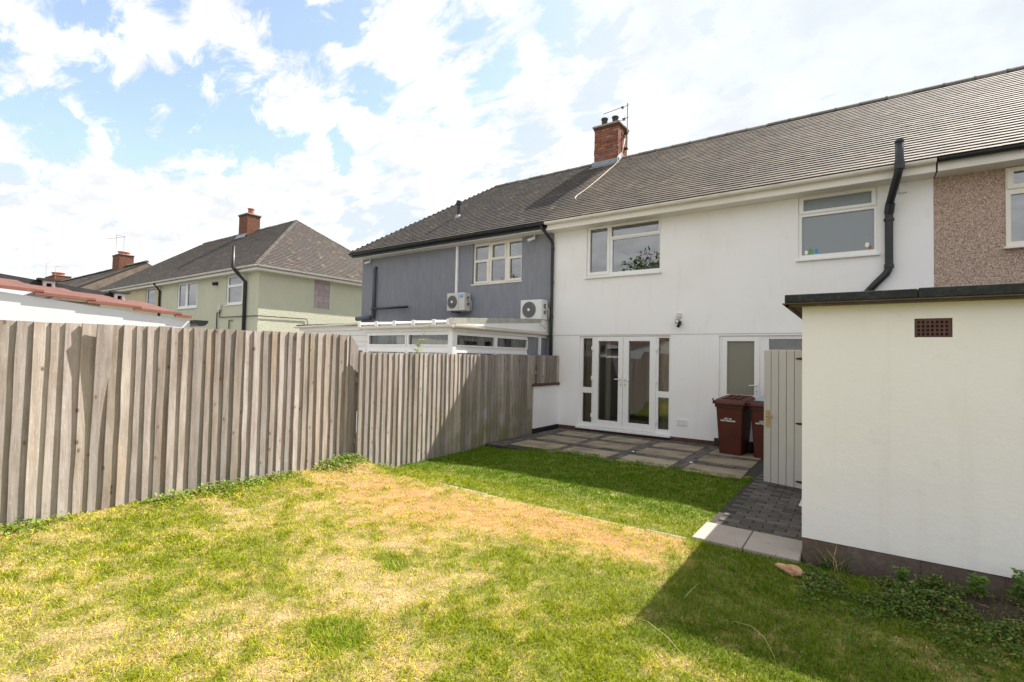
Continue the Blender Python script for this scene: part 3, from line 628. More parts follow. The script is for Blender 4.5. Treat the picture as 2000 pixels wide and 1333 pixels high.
plant('weed_plant', 'broad leaved weed in the bare soil in front of the outbuilding plinth', .62, 4.40, .17, 5, .060, (.12, .22, .03), G)
plant('weed_plant', 'small bright green weed beside the upright stick at the outbuilding plinth', .24, 4.50, .15, 5, .045, (.12, .24, .03), G)
plant('weed_plant', 'low dark weed left of the broken wood piece side of the plinth', -.22, 4.52, .12, 6, .04, (.07, .14, .03), G)
def tuft(name, label, x, y, h, n, spread, col, group=None):
    P = np.stack([x+spread*.25*rng.standard_normal(n), y+spread*.25*rng.standard_normal(n), np.zeros(n)], -1); P[:, 2] = lawn_z(P[:, 0], P[:, 1])-.003
    C = np.array(col)*(.6+.8*rng.random((n, 1))); C = np.where(rng.random((n, 1)) < .18, np.array([.7, .55, .25]), C)
    o = blades(name, P, h*(.5+.6*rng.random(n)), .0035+.002*rng.random(n), .05+.6*rng.random(n), C, curl=.25); del o['kind']; tag(o, label, 'grass tuft', group); return o
tuft('grass_tuft', 'tall wispy dark grass tuft against the outbuilding wall corner', -.17, 4.58, .26, 110, .16, (.07, .12, .03))
TG = 'green grass tufts standing out of the dry lawn'
tuft('grass_tuft', 'large bright green grass tuft in the dry lawn near the bottom of the view', -2.33, 1.75, .060, 650, .50, (.26, .40, .03), TG)
tuft('grass_tuft', 'small green grass tuft alone on the bare pinkish patch of lawn', -2.78, 2.52, .055, 160, .20, (.24, .36, .03), TG)
tuft('grass_tuft', 'grey green straggly grass tuft beside the bare patch of lawn', -2.12, 2.02, .07, 130, .30, (.27, .33, .09), TG)
tuft('grass_tuft', 'green grass tuft at the very bottom edge left of the view', -2.95, 1.32, .06, 240, .34, (.26, .38, .03), TG)
# loose straw stalks
def stalk(label, pts): tag(MB().tube(pts, [.0011]*(len(pts)-1)+[.0005], 5).build('straw_stalk', 'straw'), label, 'stalk', 'dry straw stalks on the lawn')
M['straw'] = material('straw', (.62, .50, .26), .8)
stalk('long arched straw stalk crossing the corner of the outbuilding shadow', [(-1.10, 2.88, .02), (-1.0, 2.83, .05), (-.86, 2.75, .045), (-.74, 2.66, .02)])
stalk('thin straw stalk in the shaded grass beside the small dry patch', [(-.62, 3.2, .02), (-.5, 3.1, .07), (-.42, 3.0, .08), (-.36, 2.92, .03)])
stalk('short twig like straw stalk in the shaded grass near the shadow edge', [(-.93, 3.3, .02), (-.90, 3.36, .06), (-.86, 3.42, .1)])
# ================================================================== PATIO, PATH, STEP, KERB
ZP = -.05
patio = struct(MB().box(-5.66, .0, 7.25, 10.0, -.15, ZP-.012).build('patio', 'joint_sand'))
cols = [(-5.26, -4.40, 0.0), (-4.24, -3.37, -.03), (-3.17, -2.35, -.09), (-2.15, -1.34, -.12)]
rows = [(9.18, 9.70), (8.38, 8.93), (7.50, 8.10)]
me_ = {}
for ci, (a, b, dy) in enumerate(cols):
    for ri, (c, d) in enumerate(rows):
        w, h = b-a, d-c; me = MB().box(-w/2, w/2, -h/2, h/2, -.04, 0).mesh('slab', 'slab')
        o = piece('slab', me, patio, ((a+b)/2, (c+d)/2+dy, ZP+.004+random.uniform(-.002, .002)), (random.uniform(-.003, .003), random.uniform(-.003, .003), random.uniform(-.006, .006)))
        bv = o.modifiers.new('b', 'BEVEL'); bv.width = .005; bv.segments = 1
pav = MB().box(-.0985, .0985, -.0485, .0485, -.05, 0).mesh('paver', 'paver')
def bev_mesh(me, w):
    bm = bmesh.new(); bm.from_mesh(me); bmesh.ops.bevel(bm, geom=[e for e in bm.edges if all(v.co.z > -.01 for v in e.verts)], offset=w, segments=1, affect='EDGES'); bm.to_mesh(me); bm.free()
bev_mesh(pav, .006)
def pv(parent, x, y, rot=0, sx=1): piece('paver', pav, parent, (x, y, ZP+random.uniform(-.003, .002)), (random.uniform(-.01, .01), random.uniform(-.01, .01), rot+random.uniform(-.01, .01)), (sx, 1, 1))
# strips between the columns of slabs (pavers laid lengthwise), bands between the rows
for (x0, x1) in ((-5.6, -5.27), (-4.39, -4.25), (-3.36, -3.18), (-2.34, -2.16)):
    nx = max(1, round((x1-x0)/.105)); y = 7.4
    while y < 9.9:
        for i in range(nx): pv(patio, x0+(x1-x0)*(i+.5)/nx, y, math.pi/2)
        y += .203
for (a, b, dy) in cols:
    for (y0, y1) in ((9.71+dy, 9.97), (8.94, 9.17), (8.11, 8.37)):
        if y1 < 9.9: y0 += dy; y1 += dy
        ny = max(1, round((y1-y0)/.12)); n = round((b-a)/.203)
        for j in range(ny):
            for i in range(n): pv(patio, a+(b-a)*(i+.5)/n, y0+(y1-y0)*(j+.5)/ny)
path = struct(MB().box(-1.235, .3, 5.05, 7.249, -.15, ZP-.012).build('path', 'joint_sand'))
k = 0; y = 5.12
while y < 10:
    x = -1.28-(.1 if k % 2 else 0)
    while x < -.35:
        if x > -1.24: pv(path, x+.1, y)
        x += .2015
    y += .1015; k += 1
stp = struct(MB().box(-1.22, -.385, 4.53, 5.06, -.15, -.062).build('step', 'joint_sand'))
for (a, b) in ((-1.215, -.808), (-.80, -.392)):
    w = b-a; me = MB().box(-w/2, w/2, -.255, .255, -.06, 0).mesh('slab', 'step_slab'); bev_mesh(me, .006)
    piece('slab', me, stp, ((a+b)/2, 4.795, .002), (0, random.uniform(-.004, .004), random.uniform(-.006, .006)))
kerb = struct(MB().box(-4.36, -1.24, 4.45, 4.49, -.15, -.09).build('lawn_edging', 'kerb'))
x = -4.35
while x < -1.3:
    w = min(.91, -1.24-x); me = MB().box(0, w-.008, -.024, .024, -.1, 0).mesh('kerb_stone', 'kerb'); bev_mesh(me, .008)
    piece('kerb_stone', me, kerb, (x, 4.475+random.uniform(-.008, .008), -.008+random.uniform(-.006, .006)), (0, random.uniform(-.006, .006), random.uniform(-.01, .01))); x += .915
# small litter on the patio
for i, (x, y, lb) in enumerate([(-3.2, 8.25, 'white pebble on the dark strip between the second and third slab columns'), (-2.16, 8.0, 'white pebble on the dark strip beside the bins'), (-1.62, 7.45, 'pale flat stone lying on the patio edge beside the lawn')]):
    p = bmesh.new(); bmesh.ops.create_icosphere(p, subdivisions=2, radius=.02)
    for v in p.verts: v.co = Vector((v.co.x*(1.3 if i < 2 else 2.6), v.co.y*.9, v.co.z*.5))*random.uniform(.95, 1.05)
    me = bpy.data.meshes.new('pebble'); p.to_mesh(me); p.free(); me.materials.append(M['print_white'] if i < 2 else M['slab'])
    o = piece('pebble', me, None, (x, y, ZP+.012)); tag(o, lb, 'stone')
# ================================================================== THE TERRACE
YW = 10.0; EY = 9.60; EZ = 4.66; RY = 13.02; RZ = 7.20
def frontroof(house, xa, xb, near=None, singles=0, mat='roof_tile', base=(.135, .108, .086), rl=None, rr=None, label=None, soft=(False, False)):
    under = MB(); ra = rl if rl is not None else xa; rb = rr if rr is not None else xb
    under.prism([(xa, EY, EZ), (xb, EY, EZ), (rb, RY, RZ), (ra, RY, RZ)], (0, .0, -.06))
    under.prism([(xa, 2*RY-EY, EZ), (ra, RY, RZ), (rb, RY, RZ), (xb, 2*RY-EY, EZ)], (0, 0, -.06))
    ro = under.build('roof', 'roof_under', house)
    V = Vector((0, RY-EY, RZ-EZ)); h = V.length
    tiled(ro, (xa, EY-.03, EZ-.015), (1, 0, 0), V, xb-xa, h, lambda v: (ra-xa)*v/h, lambda v: (xb-xa)-(xb-rb)*v/h, soft=soft, singles=singles, near=near, mat=mat, base=base)
    return ro
def eaves(house, xa, xb, gm='gutter_white', xg=None):
    f = MB().box(xa, xb, 9.66, 9.685, 4.47, 4.635).build('fascia', 'fascia', house)
    MB().box(xa, xb, 9.686, 9.995, 4.468, 4.485).build('soffit', 'fascia', house)
    gutter(house, (xa, 9.598, 4.64), (xb, 9.598, 4.64), mat=gm)
# ---- white rendered house
wh = thing('terraced_house', 'white rendered house with french doors and a long tiled roof, middle of the terrace', 'house', (-2.5, 10, ZP))
X0, X1 = -5.87, .94
w1 = (-5.02, -3.34, 3.36, 4.49); w2 = (-.89, .235, 3.365, 4.50); fd = (-5.17, -3.115, .05, 2.05); bd = (-2.20, -.45, .05, 2.035)
up = MB().plate(X0, X1, 2.075, 4.56, [w1, w2], YW-.012, YW+.26).build('wall', 'white_render', wh, bev=0)
up['label'] = 'upper storey of smooth white render'
MB().plate(X0, X1, .025, 2.073, [fd[:2]+(.0, 2.05), bd[:2]+(.0, 2.035)], YW, YW+.26).build('wall', 'white_render', wh)
MB().plate(X0, X1, -.15, .024, [], YW+.006, YW+.2).build('plinth', 'brick_dark', wh)
MB().box(-2.27, -2.19, YW-.035, YW+.0, -.1, .09).build('plinth_block', 'black_plastic', wh, bev=.004)
MB().add([(X0, YW+.3, -.1), (X1, YW+.3, -.1), (X1, 16.3, -.1), (X0, 16.3, -.1), (X0, YW+.3, 4.5), (X1, YW+.3, 4.5), (X1, 16.3, 4.5), (X0, 16.3, 4.5)], [(2, 3, 7, 6), (3, 0, 4, 7), (1, 2, 6, 5)]).build('rear_wall', 'white_render', wh)
o = window(wh, 'window', *w1, YW+.01, [(-4.94, -4.53, 3.47, 4.43), (-4.43, -3.39, 4.215, 4.43), (-4.41, -3.37, 3.44, 4.14)], [((-5.005, -4.475, 3.40, 4.475), (-4.94, -4.53, 3.47, 4.43)), ((-4.47, -3.35, 4.165, 4.475), (-4.43, -3.39, 4.215, 4.43))], glass='glass_up', depth=1.6, mat='upvc', label='three light bedroom window over the french doors')
curtain(o, -4.95, -4.46, 3.4, 4.45, YW+.16, 'net'); curtain(o, -3.47, -3.36, 3.4, 4.45, YW+.16, 'net')
fg = MB()
for (a, b, c, d) in ((-4.17, -4.05, 3.425, 3.45), (-4.135, -4.085, 3.45, 3.50), (-4.12, -4.10, 3.50, 3.57)): fg.box(a, b, YW+.14, YW+.18, c, d)
fg.build('ornament', 'upvc', o, bev=.008)
o = window(wh, 'window', *w2, YW+.01, [(-.81, .16, 4.215, 4.415), (-.835, .195, 3.44, 4.115)], [((-.875, .22, 4.165, 4.485), (-.81, .16, 4.215, 4.415))], glass='glass_frosted', depth=.3, label='two light frosted bathroom window')
for (x, z, r, mt) in ((-.70, 3.50, .045, 'leaf_green'), (-.77, 3.49, .03, 'print_white'), (.10, 3.53, .035, 'print_white'), (-.62, 3.5, .03, 'logo_blue'), (.14, 3.48, .03, 'terracotta')):
    M.setdefault('leaf_green', material('leaf_green', (.12, .32, .12), .6))
# faint bottles pressed to the frosted glass show as stickers
    st = MB(); n = 8
    st.v = [(x+r*(.7+.5*(i % 2))*math.cos(i*math.tau/n), YW+.038, z+r*(.9+.4*((i+1) % 2))*math.sin(i*math.tau/n)) for i in range(n)]; st.f = [tuple(range(n))]
    st.build('window_sticker', mt, o)
# french doors
o = window(wh, 'french_doors', *fd, YW+.03, [(-5.09, -4.87, .91, 2.0), (-5.09, -4.87, .14, .785), (-4.71, -4.245, .21, 1.935), (-4.01, -3.555, .21, 1.935), (-3.375, -3.16, .91, 2.0), (-3.375, -3.16, .14, .785)], [((-4.835, -4.142, .07, 2.005), (-4.71, -4.245, .21, 1.935)), ((-4.132, -3.425, .07, 2.005), (-4.01, -3.555, .21, 1.935))], depth=3.0, sill=False, glass='glass', label='white glazed french doors with narrow side lights')
MB().box(-5.21, -3.10, YW-.07, YW+.05, .0, .048).build('threshold', 'upvc', o, bev=.006)
curtain(o, -5.12, -4.84, .08, 2.02, YW+.2, 'net_warm'); curtain(o, -3.40, -3.13, .08, 2.02, YW+.2, 'net_warm'); curtain(o, -4.68, -4.56, .08, 2.02, YW+.34, 'net')
def handle(parent, x, z, d=1, y=YW+.012):
    MB().box(x-.016, x+.016, y-.012, y, z-.11, z+.11).build('handle_plate', 'upvc', parent, bev=.004)
    MB().tube([(x, y-.01, z+.05), (x, y-.05, z+.05), (x+d*.03, y-.055, z+.05), (x+d*.125, y-.055, z+.045)], .010, 8).build('handle', 'chrome', parent)
    MB().tube([(x, y-.02, z-.06), (x, y-.01, z-.06)], .012, 10).build('keyhole', 'brass', parent)
handle(o, -4.175, 1.07, -1); handle(o, -4.085, 1.07, 1)
for x in (-4.845, -3.40):
    for z in (1.78, 1.12, .30): MB().tube([(x, YW+.0, z-.045), (x, YW+.0, z+.045)], .013, 8).box(x-.035, x+.035, YW+.005, YW+.012, z-.04, z+.04).build('hinge', 'upvc', o)
# back door and its side light, bins in front
o = window(wh, 'back_door', *bd, YW+.03, [(-2.06, -1.59, .93, 1.93, 'glass_door_frosted'), (-1.35, -.52, .93, 1.97)], [((-2.14, -1.50, .07, 1.99), (-2.06, -1.59, .93, 1.93))], depth=2.2, sill=False, label='white back door with frosted pane beside a clear light')
curtain(o, -1.42, -.5, 1.55, 1.98, YW+.16, 'net_warm'); handle(o, -1.545, 1.07, -1)
# vent and lamp
v = MB().plate(-2.99, -2.775, .265, .375, [(-2.975+.027*i+.007*0, -2.975+.027*i+.017, z, z+.022) for i in range(7) for z in (.275, .309, .343)], YW-.012, YW).build('air_vent', 'upvc', wh)
ro = frontroof(wh, X0, X1, near=(3, 8, 3), singles=300, soft=(True, True))
ridge_run(ro, (X0+.02, RY, RZ-.04), (X1, RY, RZ-.04))
eaves(wh, X0-.02, X1, 'gutter_white')
# soil pipe with its elbows
sp = MB().tube([(.50, 9.50, 4.98), (.50, 9.50, 4.66), (.498, 9.505, 4.58), (.485, 9.53, 4.50), (.40, 9.87, 4.16), (.387, 9.92, 4.07), (.385, 9.93, 3.98), (.385, 9.93, 3.14), (.375, 9.93, 3.07), (.345, 9.93, 3.01), (.22, 9.93, 2.87), (.02, 9.93, 2.62)], .055, 14).build('soil_pipe', 'black_plastic', wh, smooth=True)
for (a, b, r) in (((.50, 9.50, 4.96), (.50, 9.50, 4.99), .06), ((.50, 9.50, 4.54), (.50, 9.50, 4.66), .066), ((.40, 9.87, 4.13), (.385, 9.93, 3.98), .066), ((.385, 9.93, 3.86), (.385, 9.93, 3.90), .070), ((.385, 9.93, 3.10), (.385, 9.93, 3.16), .066)):
    MB().tube([a, b], r, 14).build('pipe_collar', 'black_plastic', sp)
MB().box(.52, .62, 9.93, YW-.013, 4.30, 4.42).build('wall_block', 'cream_render', wh)
# chimney
CH = chimney(wh, -6.22, -5.50, 12.75, 13.40, 6.95, 8.13, [(-6.02, 12.98, .085, .29, 'soot'), (-5.70, 13.0, .085, .27, 'soot')])
f = MB(); f.add([(-6.32, 12.60, 6.93), (-5.42, 12.60, 6.93), (-5.44, 12.745, 7.03), (-6.30, 12.745, 7.03), (-6.28, 12.745, 7.16), (-5.46, 12.745, 7.16)], [(0, 1, 2, 3), (3, 2, 5, 4)]).build('flashing', 'lead', CH)
MB().prism([(-5.495, 12.70, 7.0), (-5.495, 12.78, 7.0), (-5.495, 13.1, 7.34), (-5.495, 13.02, 7.40), (-5.495, 12.70, 7.16)], (.012, 0, 0)).build('mortar_fillet', 'print_white', CH)
MB().tube([(-6.26, 12.98, 7.52), (-6.33, 12.98, 7.52)], .01, 6).tube([(-6.33, 12.98, 7.44), (-6.33, 12.98, 7.60)], .013, 6).build('bracket', 'iron', CH)
mast = thing('television_aerial', 'grey television aerial strapped to the near brick chimney', 'aerial', (-5.42, 13.2, 7.5))
MB().tube([(-5.42, 13.2, 7.5), (-5.42, 13.2, 8.86)], .016, 7).build('mast', 'alu', mast)
MB().tube([(-5.38, 13.2, 8.80), (-6.14, 13.15, 8.71)], .010, 6).build('boom', 'alu', mast)
MB().tube([(-5.38, 13.2, 8.45), (-5.70, 13.15, 8.36)], .011, 6).build('boom', 'alu', mast)
e = MB()
for i in range(5): e.tube([(-5.52+.012*i, 13.2, 8.80), (-5.52-.05+.02*i, 13.1-.0*i, 8.56+.045*i)], .005, 4)
for i in range(9): xx = -5.60-.055*i; e.tube([(xx, 13.11, 8.775-.009*i*.5), (xx, 13.19, 8.775-.009*i*.5)], .003, 4)
for z in (8.40, 8.47, 8.52): e.tube([(-5.50, 13.12, z), (-5.50, 13.28, z)], .005, 4)
o = e.build('elements', 'alu', mast); o['kind'] = 'stuff'
MB().box(-5.60, -5.54, 13.17, 13.23, 8.75, 8.80).box(-5.56, -5.49, 13.17, 13.23, 8.39, 8.45).build('clamp', 'grey_plastic', mast)
for z in (7.55, 8.0): MB().box(-5.50, -5.40, 13.14, 13.26, z-.015, z+.015).build('strap', 'iron', mast)
def onroof(x, y, up=.03): return (x, y, EZ+(y-EY)*(RZ-EZ)/(RY-EY)+up)
cb = MB().tube([(-5.40, 13.0, 7.75), (-5.42, 12.9, 7.4), (-5.40, 12.75, 7.12), onroof(-5.46, 12.5, .05), onroof(-5.50, 12.0, .05), onroof(-5.53, 11.5, .05), onroof(-5.60, 11.0, .05), onroof(-5.68, 10.72, .05), onroof(-5.66, 10.58, .05), onroof(-5.58, 10.5, .04)], .011, 7).build('aerial_cable', 'cable_white', smooth=True)
tag(cb, 'pale aerial cable trailing down the tiles from the near chimney', 'cable')
# ---- grey stucco house
gh = thing('terraced_house', 'grey stuccoed house with a hipped roof, left end of the terrace', 'house', (-9.4, 10, ZP))
GX0, GX1 = -12.86, -5.89; gw = (-8.35, -6.79, 3.43, 4.51)
MB().plate(GX0, GX1, -.15, 4.56, [gw], YW, YW+.26).build('wall', 'grey_stucco', gh)
MB().box(GX0, GX0+.2, YW+.262, 16.3, -.15, 4.56).box(GX0+.2, GX1, 16.1, 16.3, -.15, 4.56).build('side_wall', 'grey_stucco', gh)
o = window(gh, 'window', *gw, YW+.05, [(-8.29, -7.87, 4.07, 4.43), (-7.73, -7.34, 4.09, 4.42), (-7.20, -6.82, 4.07, 4.43), (-8.28, -7.90, 3.50, 4.00), (-7.76, -7.33, 3.49, 4.02), (-7.17, -6.83, 3.51, 4.0)], [((-8.335, -7.83, 3.445, 4.05), (-8.28, -7.90, 3.50, 4.00)), ((-7.78, -7.29, 4.045, 4.47), (-7.73, -7.34, 4.09, 4.42)), ((-7.24, -6.80, 3.445, 4.05), (-7.17, -6.83, 3.51, 4.0))], glass='glass_up', mat='upvc_old', label='six light window with slatted blinds', depth=.8)
sl_ = MB().box(-8.28, -6.83, YW+.20, YW+.203, 3.48, 3.49)
bl = MB().box(-.72, .72, -.018, .018, -.0015, .0015).mesh('blind_slat', 'blind')
for i in range(30): piece('blind_slat', bl, o, (-7.57, YW+.19, 3.47+.033*i), (R(35), 0, 0))
# roof, hipped at the left
rl = -9.93; XL = -12.95
un = MB().prism([(XL, EY, EZ), (GX1+.02, EY, EZ), (GX1+.02, RY, RZ), (rl, RY, RZ)], (0, 0, -.06)); un.prism([(XL, 2*RY-EY, EZ), (XL, EY, EZ), (rl, RY, RZ)], (0, 0, -.06)); un.prism([(GX1+.02, 2*RY-EY, EZ), (XL, 2*RY-EY, EZ), (rl, RY, RZ), (GX1+.02, RY, RZ)], (0, 0, -.06))
ro = un.build('roof', 'roof_under', gh)
V = Vector((0, RY-EY, RZ-EZ)); h = V.length
tiled(ro, (XL, EY-.03, EZ-.015), (1, 0, 0), V, 7, h, lambda v: (rl-XL)*v/h, lambda v: GX1+.018-XL, soft=(False, True), mat='roof_tile', base=(.070, .060, .053))
V2 = Vector((rl-XL, 0, RZ-EZ)); h2 = V2.length; LL = 2*(RY-EY)
tiled(ro, (XL-.03, 2*RY-EY, EZ-.015), (0, -1, 0), V2, LL, h2, lambda v: (RY-EY)*v/h2, lambda v: LL-(RY-EY)*v/h2, base=(.105, .088, .074))
ridge_run(ro, (rl, RY, RZ-.04), (-6.24, RY, RZ-.04), mat='ridge')
ridge_run(ro, (XL, EY, EZ-.02), (rl, RY, RZ-.02), .16, .065, name='hip_tile', mat='hip')
MB().box(XL-.02, GX1+.02, 9.66, 9.685, 4.52, 4.635).build('fascia', 'black_plastic', gh)
MB().box(XL, GX1, 9.686, 9.995, 4.50, 4.516).build('soffit', 'fascia', gh)
gutter(gh, (XL-.05, 9.598, 4.64), (GX1-.0, 9.598, 4.64), mat='black_plastic'); gutter(gh, (XL-.055, 9.66, 4.62), (XL-.055, 16.4, 4.62), mat='black_plastic')
dp = MB().tube([(-6.0, 9.60, 4.60), (-5.98, 9.62, 4.52), (-5.90, 9.90, 4.30), (-5.88, 9.935, 4.2), (-5.88, 9.935, 2.7), (-5.88, 9.935, -.05)], .036, 10).build('downpipe', 'black_plastic', gh, smooth=True)
for z in (4.1, 3.3, 2.5, 1.5): MB().tube([(-5.88, 9.935, z-.02), (-5.88, 9.935, z+.02)], .044, 10).build('pipe_clip', 'black_plastic', dp)
MB().tube([(-12.2, 9.93, 2.62), (-12.2, 9.93, 4.16), (-12.2, 10.0, 4.20)], .055, 10).build('vent_pipe', 'grey_plastic', gh, smooth=True)
MB().tube([(-12.2, 9.86, 2.92), (-10.62, 9.86, 2.925)], .035, 8).build('waste_pipe', 'black_plastic', gh, smooth=True)
MB().tube([(-12.95, 9.9, 2.64), (-12.3, 9.9, 2.66)], .07, 10).build('overflow_pipe', 'grey_plastic', gh, smooth=True)
MB().box(-8.90, -8.83, 9.94, 9.998, 3.2, 4.49).build('pipe_trunking', 'upvc', gh, bev=.006)
fl = onroof(-9.70, 10.9, 0); MB().tube([(fl[0], fl[1], fl[2]-.1), (fl[0], fl[1], fl[2]+.38)], .055, 10).tube([(fl[0], fl[1], fl[2]+.38), (fl[0], fl[1], fl[2]+.44)], .08, 10).tube([(fl[0], fl[1], fl[2]+.44), (fl[0], fl[1], fl[2]+.5)], .06, 10).build('flue', 'black_plastic', gh)
MB().tube([(fl[0], fl[1], fl[2]-.05), (fl[0], fl[1], fl[2]+.08)], [.13, .062], 10).build('flue_collar', 'lead', gh)
for i, (x, lb) in enumerate([(-6.40, 'white security camera under the eaves right of the grey house window'), (-12.45, 'white security camera under the eaves at the left corner of the grey house')]):
    c = thing('security_camera', lb, 'camera', (x, 9.9, 4.44), 'white cameras under the grey house eaves')
    MB().tube([(x, 9.96, 4.49), (x, 9.93, 4.40)], .018, 8).build('bracket', 'upvc', c); MB().tube([(x+.02, 9.93, 4.41), (x-.10, 9.82, 4.34)], .036, 10).build('body', 'upvc', c)
# ---- pebbledashed house
ph = thing('terraced_house', 'brown pebbledashed house with a black gutter, right of the white house', 'house', (3, 10, ZP))
w3 = (1.745, 2.85, 3.30, 4.46)
MB().plate(.942, 8.0, -.15, 4.56, [w3], YW-.006, YW+.26).build('wall', 'pebbledash', ph)
MB().box(7.8, 8.0, YW+.262, 16.3, -.15, 4.56).box(.942, 7.8, 16.1, 16.3, -.15, 4.56).build('side_wall', 'pebbledash', ph)
o = window(ph, 'window', *w3, YW-.02, [(1.83, 2.78, 4.21, 4.39), (1.80, 2.80, 3.37, 4.06)], [((1.76, 2.84, 4.14, 4.45), (1.83, 2.78, 4.21, 4.39))], glass='glass_up', mat='upvc_old', depth=.8, label='top hung window with net curtain')
curtain(o, 1.79, 2.82, 3.35, 4.10, YW+.14, 'net')
ro = frontroof(ph, .942, 8.0, near=(3, 8, 3), singles=300, soft=(True, False))
ridge_run(ro, (.945, RY, RZ-.04), (7.9, RY, RZ-.04))
eaves(ph, .962, 8.0, 'black_plastic')
MB().add([(8, EY, EZ-.06), (8, 2*RY-EY, EZ-.06), (8, RY, RZ-.06)], [(0, 1, 2)]).build('gable', 'brick_dark', ph)
# ---- lamp on the white wall
lp = thing('security_light', 'small black floodlight under a white junction box on the white wall', 'lamp', (-2.94, 9.95, 2.32))
MB().box(-3.0, -2.905, 9.945, 9.986, 2.40, 2.49).build('junction_box', 'unit_casing', lp, bev=.006)
MB().tube([(-2.95, 9.96, 2.40), (-2.95, 9.95, 2.33)], .008, 6).build('cable', 'upvc', lp)
MB().box(-3.0, -2.92, 9.86, 9.90, 2.28, 2.36).build('floodlight', 'black_plastic', lp, bev=.006)
MB().box(-2.99, -2.93, 9.857, 9.861, 2.295, 2.35).build('lens', 'unit_casing_pale', lp)
MB().tube([(-2.93, 9.94, 2.27), (-2.93, 9.85, 2.22)], .03, 10).build('motion_sensor', 'black_plastic', lp)
MB().box(-2.955, -2.905, 9.90, 9.985, 2.26, 2.33).build('bracket', 'black_plastic', lp)
# ================================================================== AIR CONDITIONERS
def aircon(label, x0, x1, y0, y1, z0, z1, fan_x, fan_r, mat, logo=False):
    t = thing('air_conditioner', label, 'air conditioner', (x0, y1, z0), 'air conditioner units on the grey wall'); zc = (z0+z1)/2
    MB().box(x0, x1, y0, y1, z0, z1).build('casing', mat, t, bev=.012)
    g = MB(); n = 20
    g.v = [(fan_x+fan_r*math.cos(i*math.tau/n), y0-.003, zc+fan_r*math.sin(i*math.tau/n)) for i in range(n)]; g.f = [tuple(range(n))]; g.build('fan_recess', 'grille', t)
    r = MB()
    for q in range(1, 8):
        rr = fan_r*q/7.5; r.tube([(fan_x+rr*math.cos(i*math.tau/24), y0-.010, zc+rr*math.sin(i*math.tau/24)) for i in range(25)], .0028, 4, cap=False)
    for i in range(16): a = i*math.tau/16; r.tube([(fan_x+.03*math.cos(a), y0-.012, zc+.03*math.sin(a)), (fan_x+fan_r*math.cos(a), y0-.012, zc+fan_r*math.sin(a))], .0025, 4)
    r.build('fan_grille', 'alu', t)
    MB().tube([(fan_x, y0-.012, zc), (fan_x, y0-.022, zc)], .033, 14).build('fan_hub', 'print_white', t)
    if logo:
        lx = x1-.16; MB().box(lx, lx+.11, y0-.006, y0-.001, z1-.13, z1-.055).build('badge', 'logo_blue', t, bev=.004)
        MB().box(lx+.02, lx+.05, y0-.008, y0-.006, z1-.10, z1-.085).box(lx+.055, lx+.085, y0-.008, y0-.006, z1-.095, z1-.08).build('badge_mark', 'print_white', t)
        MB().box(x1-.20, x1-.196, y0-.004, y0, z0+.03, z1-.03).build('panel_seam', 'grille', t)
    for x in (x0+.1, x1-.08):
        MB().box(x, x+.03, y0+.02, y1+.09, z0-.035, z0-.004).box(x, x+.03, y1+.06, YW-.001, z0-.04, z0+.22).build('bracket', 'alu', t)
    MB().tube([(x1+.002, y1-.12, z1-.15), (x1+.05, y1-.1, z1-.18), (x1+.06, y1-.05, zc), (x1+.03, y1, z0+.02)], .012, 7).build('refrigerant_pipe', 'unit_casing_pale', t, smooth=True)
    MB().box(x1, x1+.02, y0+.10, y0+.17, z1-.20, z1-.10).box(x1, x1+.02, y0+.10, y0+.17, z1-.33, z1-.26).build('valve_cover', 'grille', t)
aircon('weathered air conditioner with a blue badge below the white trunking on the grey wall', -8.94, -8.33, 9.68, 9.92, 2.72, 3.19, -8.75, .17, 'unit_casing', True)
aircon('pale air conditioner beside the downpipe above the conservatory', -6.54, -5.96, 9.62, 9.90, 2.42, 2.885, -6.30, .19, 'unit_casing_pale')
# ================================================================== CONSERVATORY AND LOW EXTENSION
cn = thing('conservatory', 'white framed conservatory with a lean-to roof against the grey house', 'conservatory', (-7.3, 8.3, -.1))
CY, CX = 6.72, -6.05
def gl_run(T, u0, u1, posts, base):
    holes = [(posts[i]+.05, posts[i+1]-.05, z0, z1) for i in range(len(posts)-1) for (z0, z1) in ((.75, 1.60), (1.75, 1.93))]
    f = MB().plate(u0, u1, .65, 2.0, holes, 0, .07, T).build('window_frame', 'upvc', cn, bev=.004)
    for h_ in holes:
        MB().add([(h_[0], .03, h_[2]), (h_[1], .03, h_[2]), (h_[1], .03, h_[3]), (h_[0], .03, h_[3])], [(0, 1, 2, 3)], T).build('pane', 'glass', f)
        MB().plate(h_[0]-.03, h_[1]+.03, h_[2]-.03, h_[3]+.03, [(h_[0], h_[1], h_[2], h_[3])], -.015, .002, T).build('sash', 'upvc', f)
    for i in range(len(posts)-1): curtain(f, posts[i]+.06, posts[i+1]-.06, .7, 1.95, .22, 'net_grey', T=T, fold=.02, pitch=.12)
    MB().plate(u0, u1, -.15, .65, [], 0, .1, T).build('dwarf_wall', 'white_render', cn)
M['net_grey'] = material('net_grey', (.20, .22, .21), .9, [((.34, .36, .35), 16, .4, .6, .6, (1, 1, .03)), ((.07, .09, .09), 9, .5, .6, .7, (1, 1, .05))])
gl_run(lambda u, w, z: (u, CY+w, z), -8.42, CX, [-8.40, -7.22, CX+.02], 0)
gl_run(FX(CX), CY+.071, 9.2, [CY+.07, 8.02, 9.22], 0)
MB().box(CX-.09, CX+.02, CY-.02, CY+.09, -.1, 2.0).build('corner_post', 'upvc', cn, bev=.006)
MB().plate(9.23, 9.99, -.15, 2.0, [], 0, .1, FX(CX)).build('end_wall', 'grey_stucco', cn)
MB().box(-6.04, -5.99, 9.62, 9.68, -.1, 2.03).build('downpipe', 'upvc', cn)
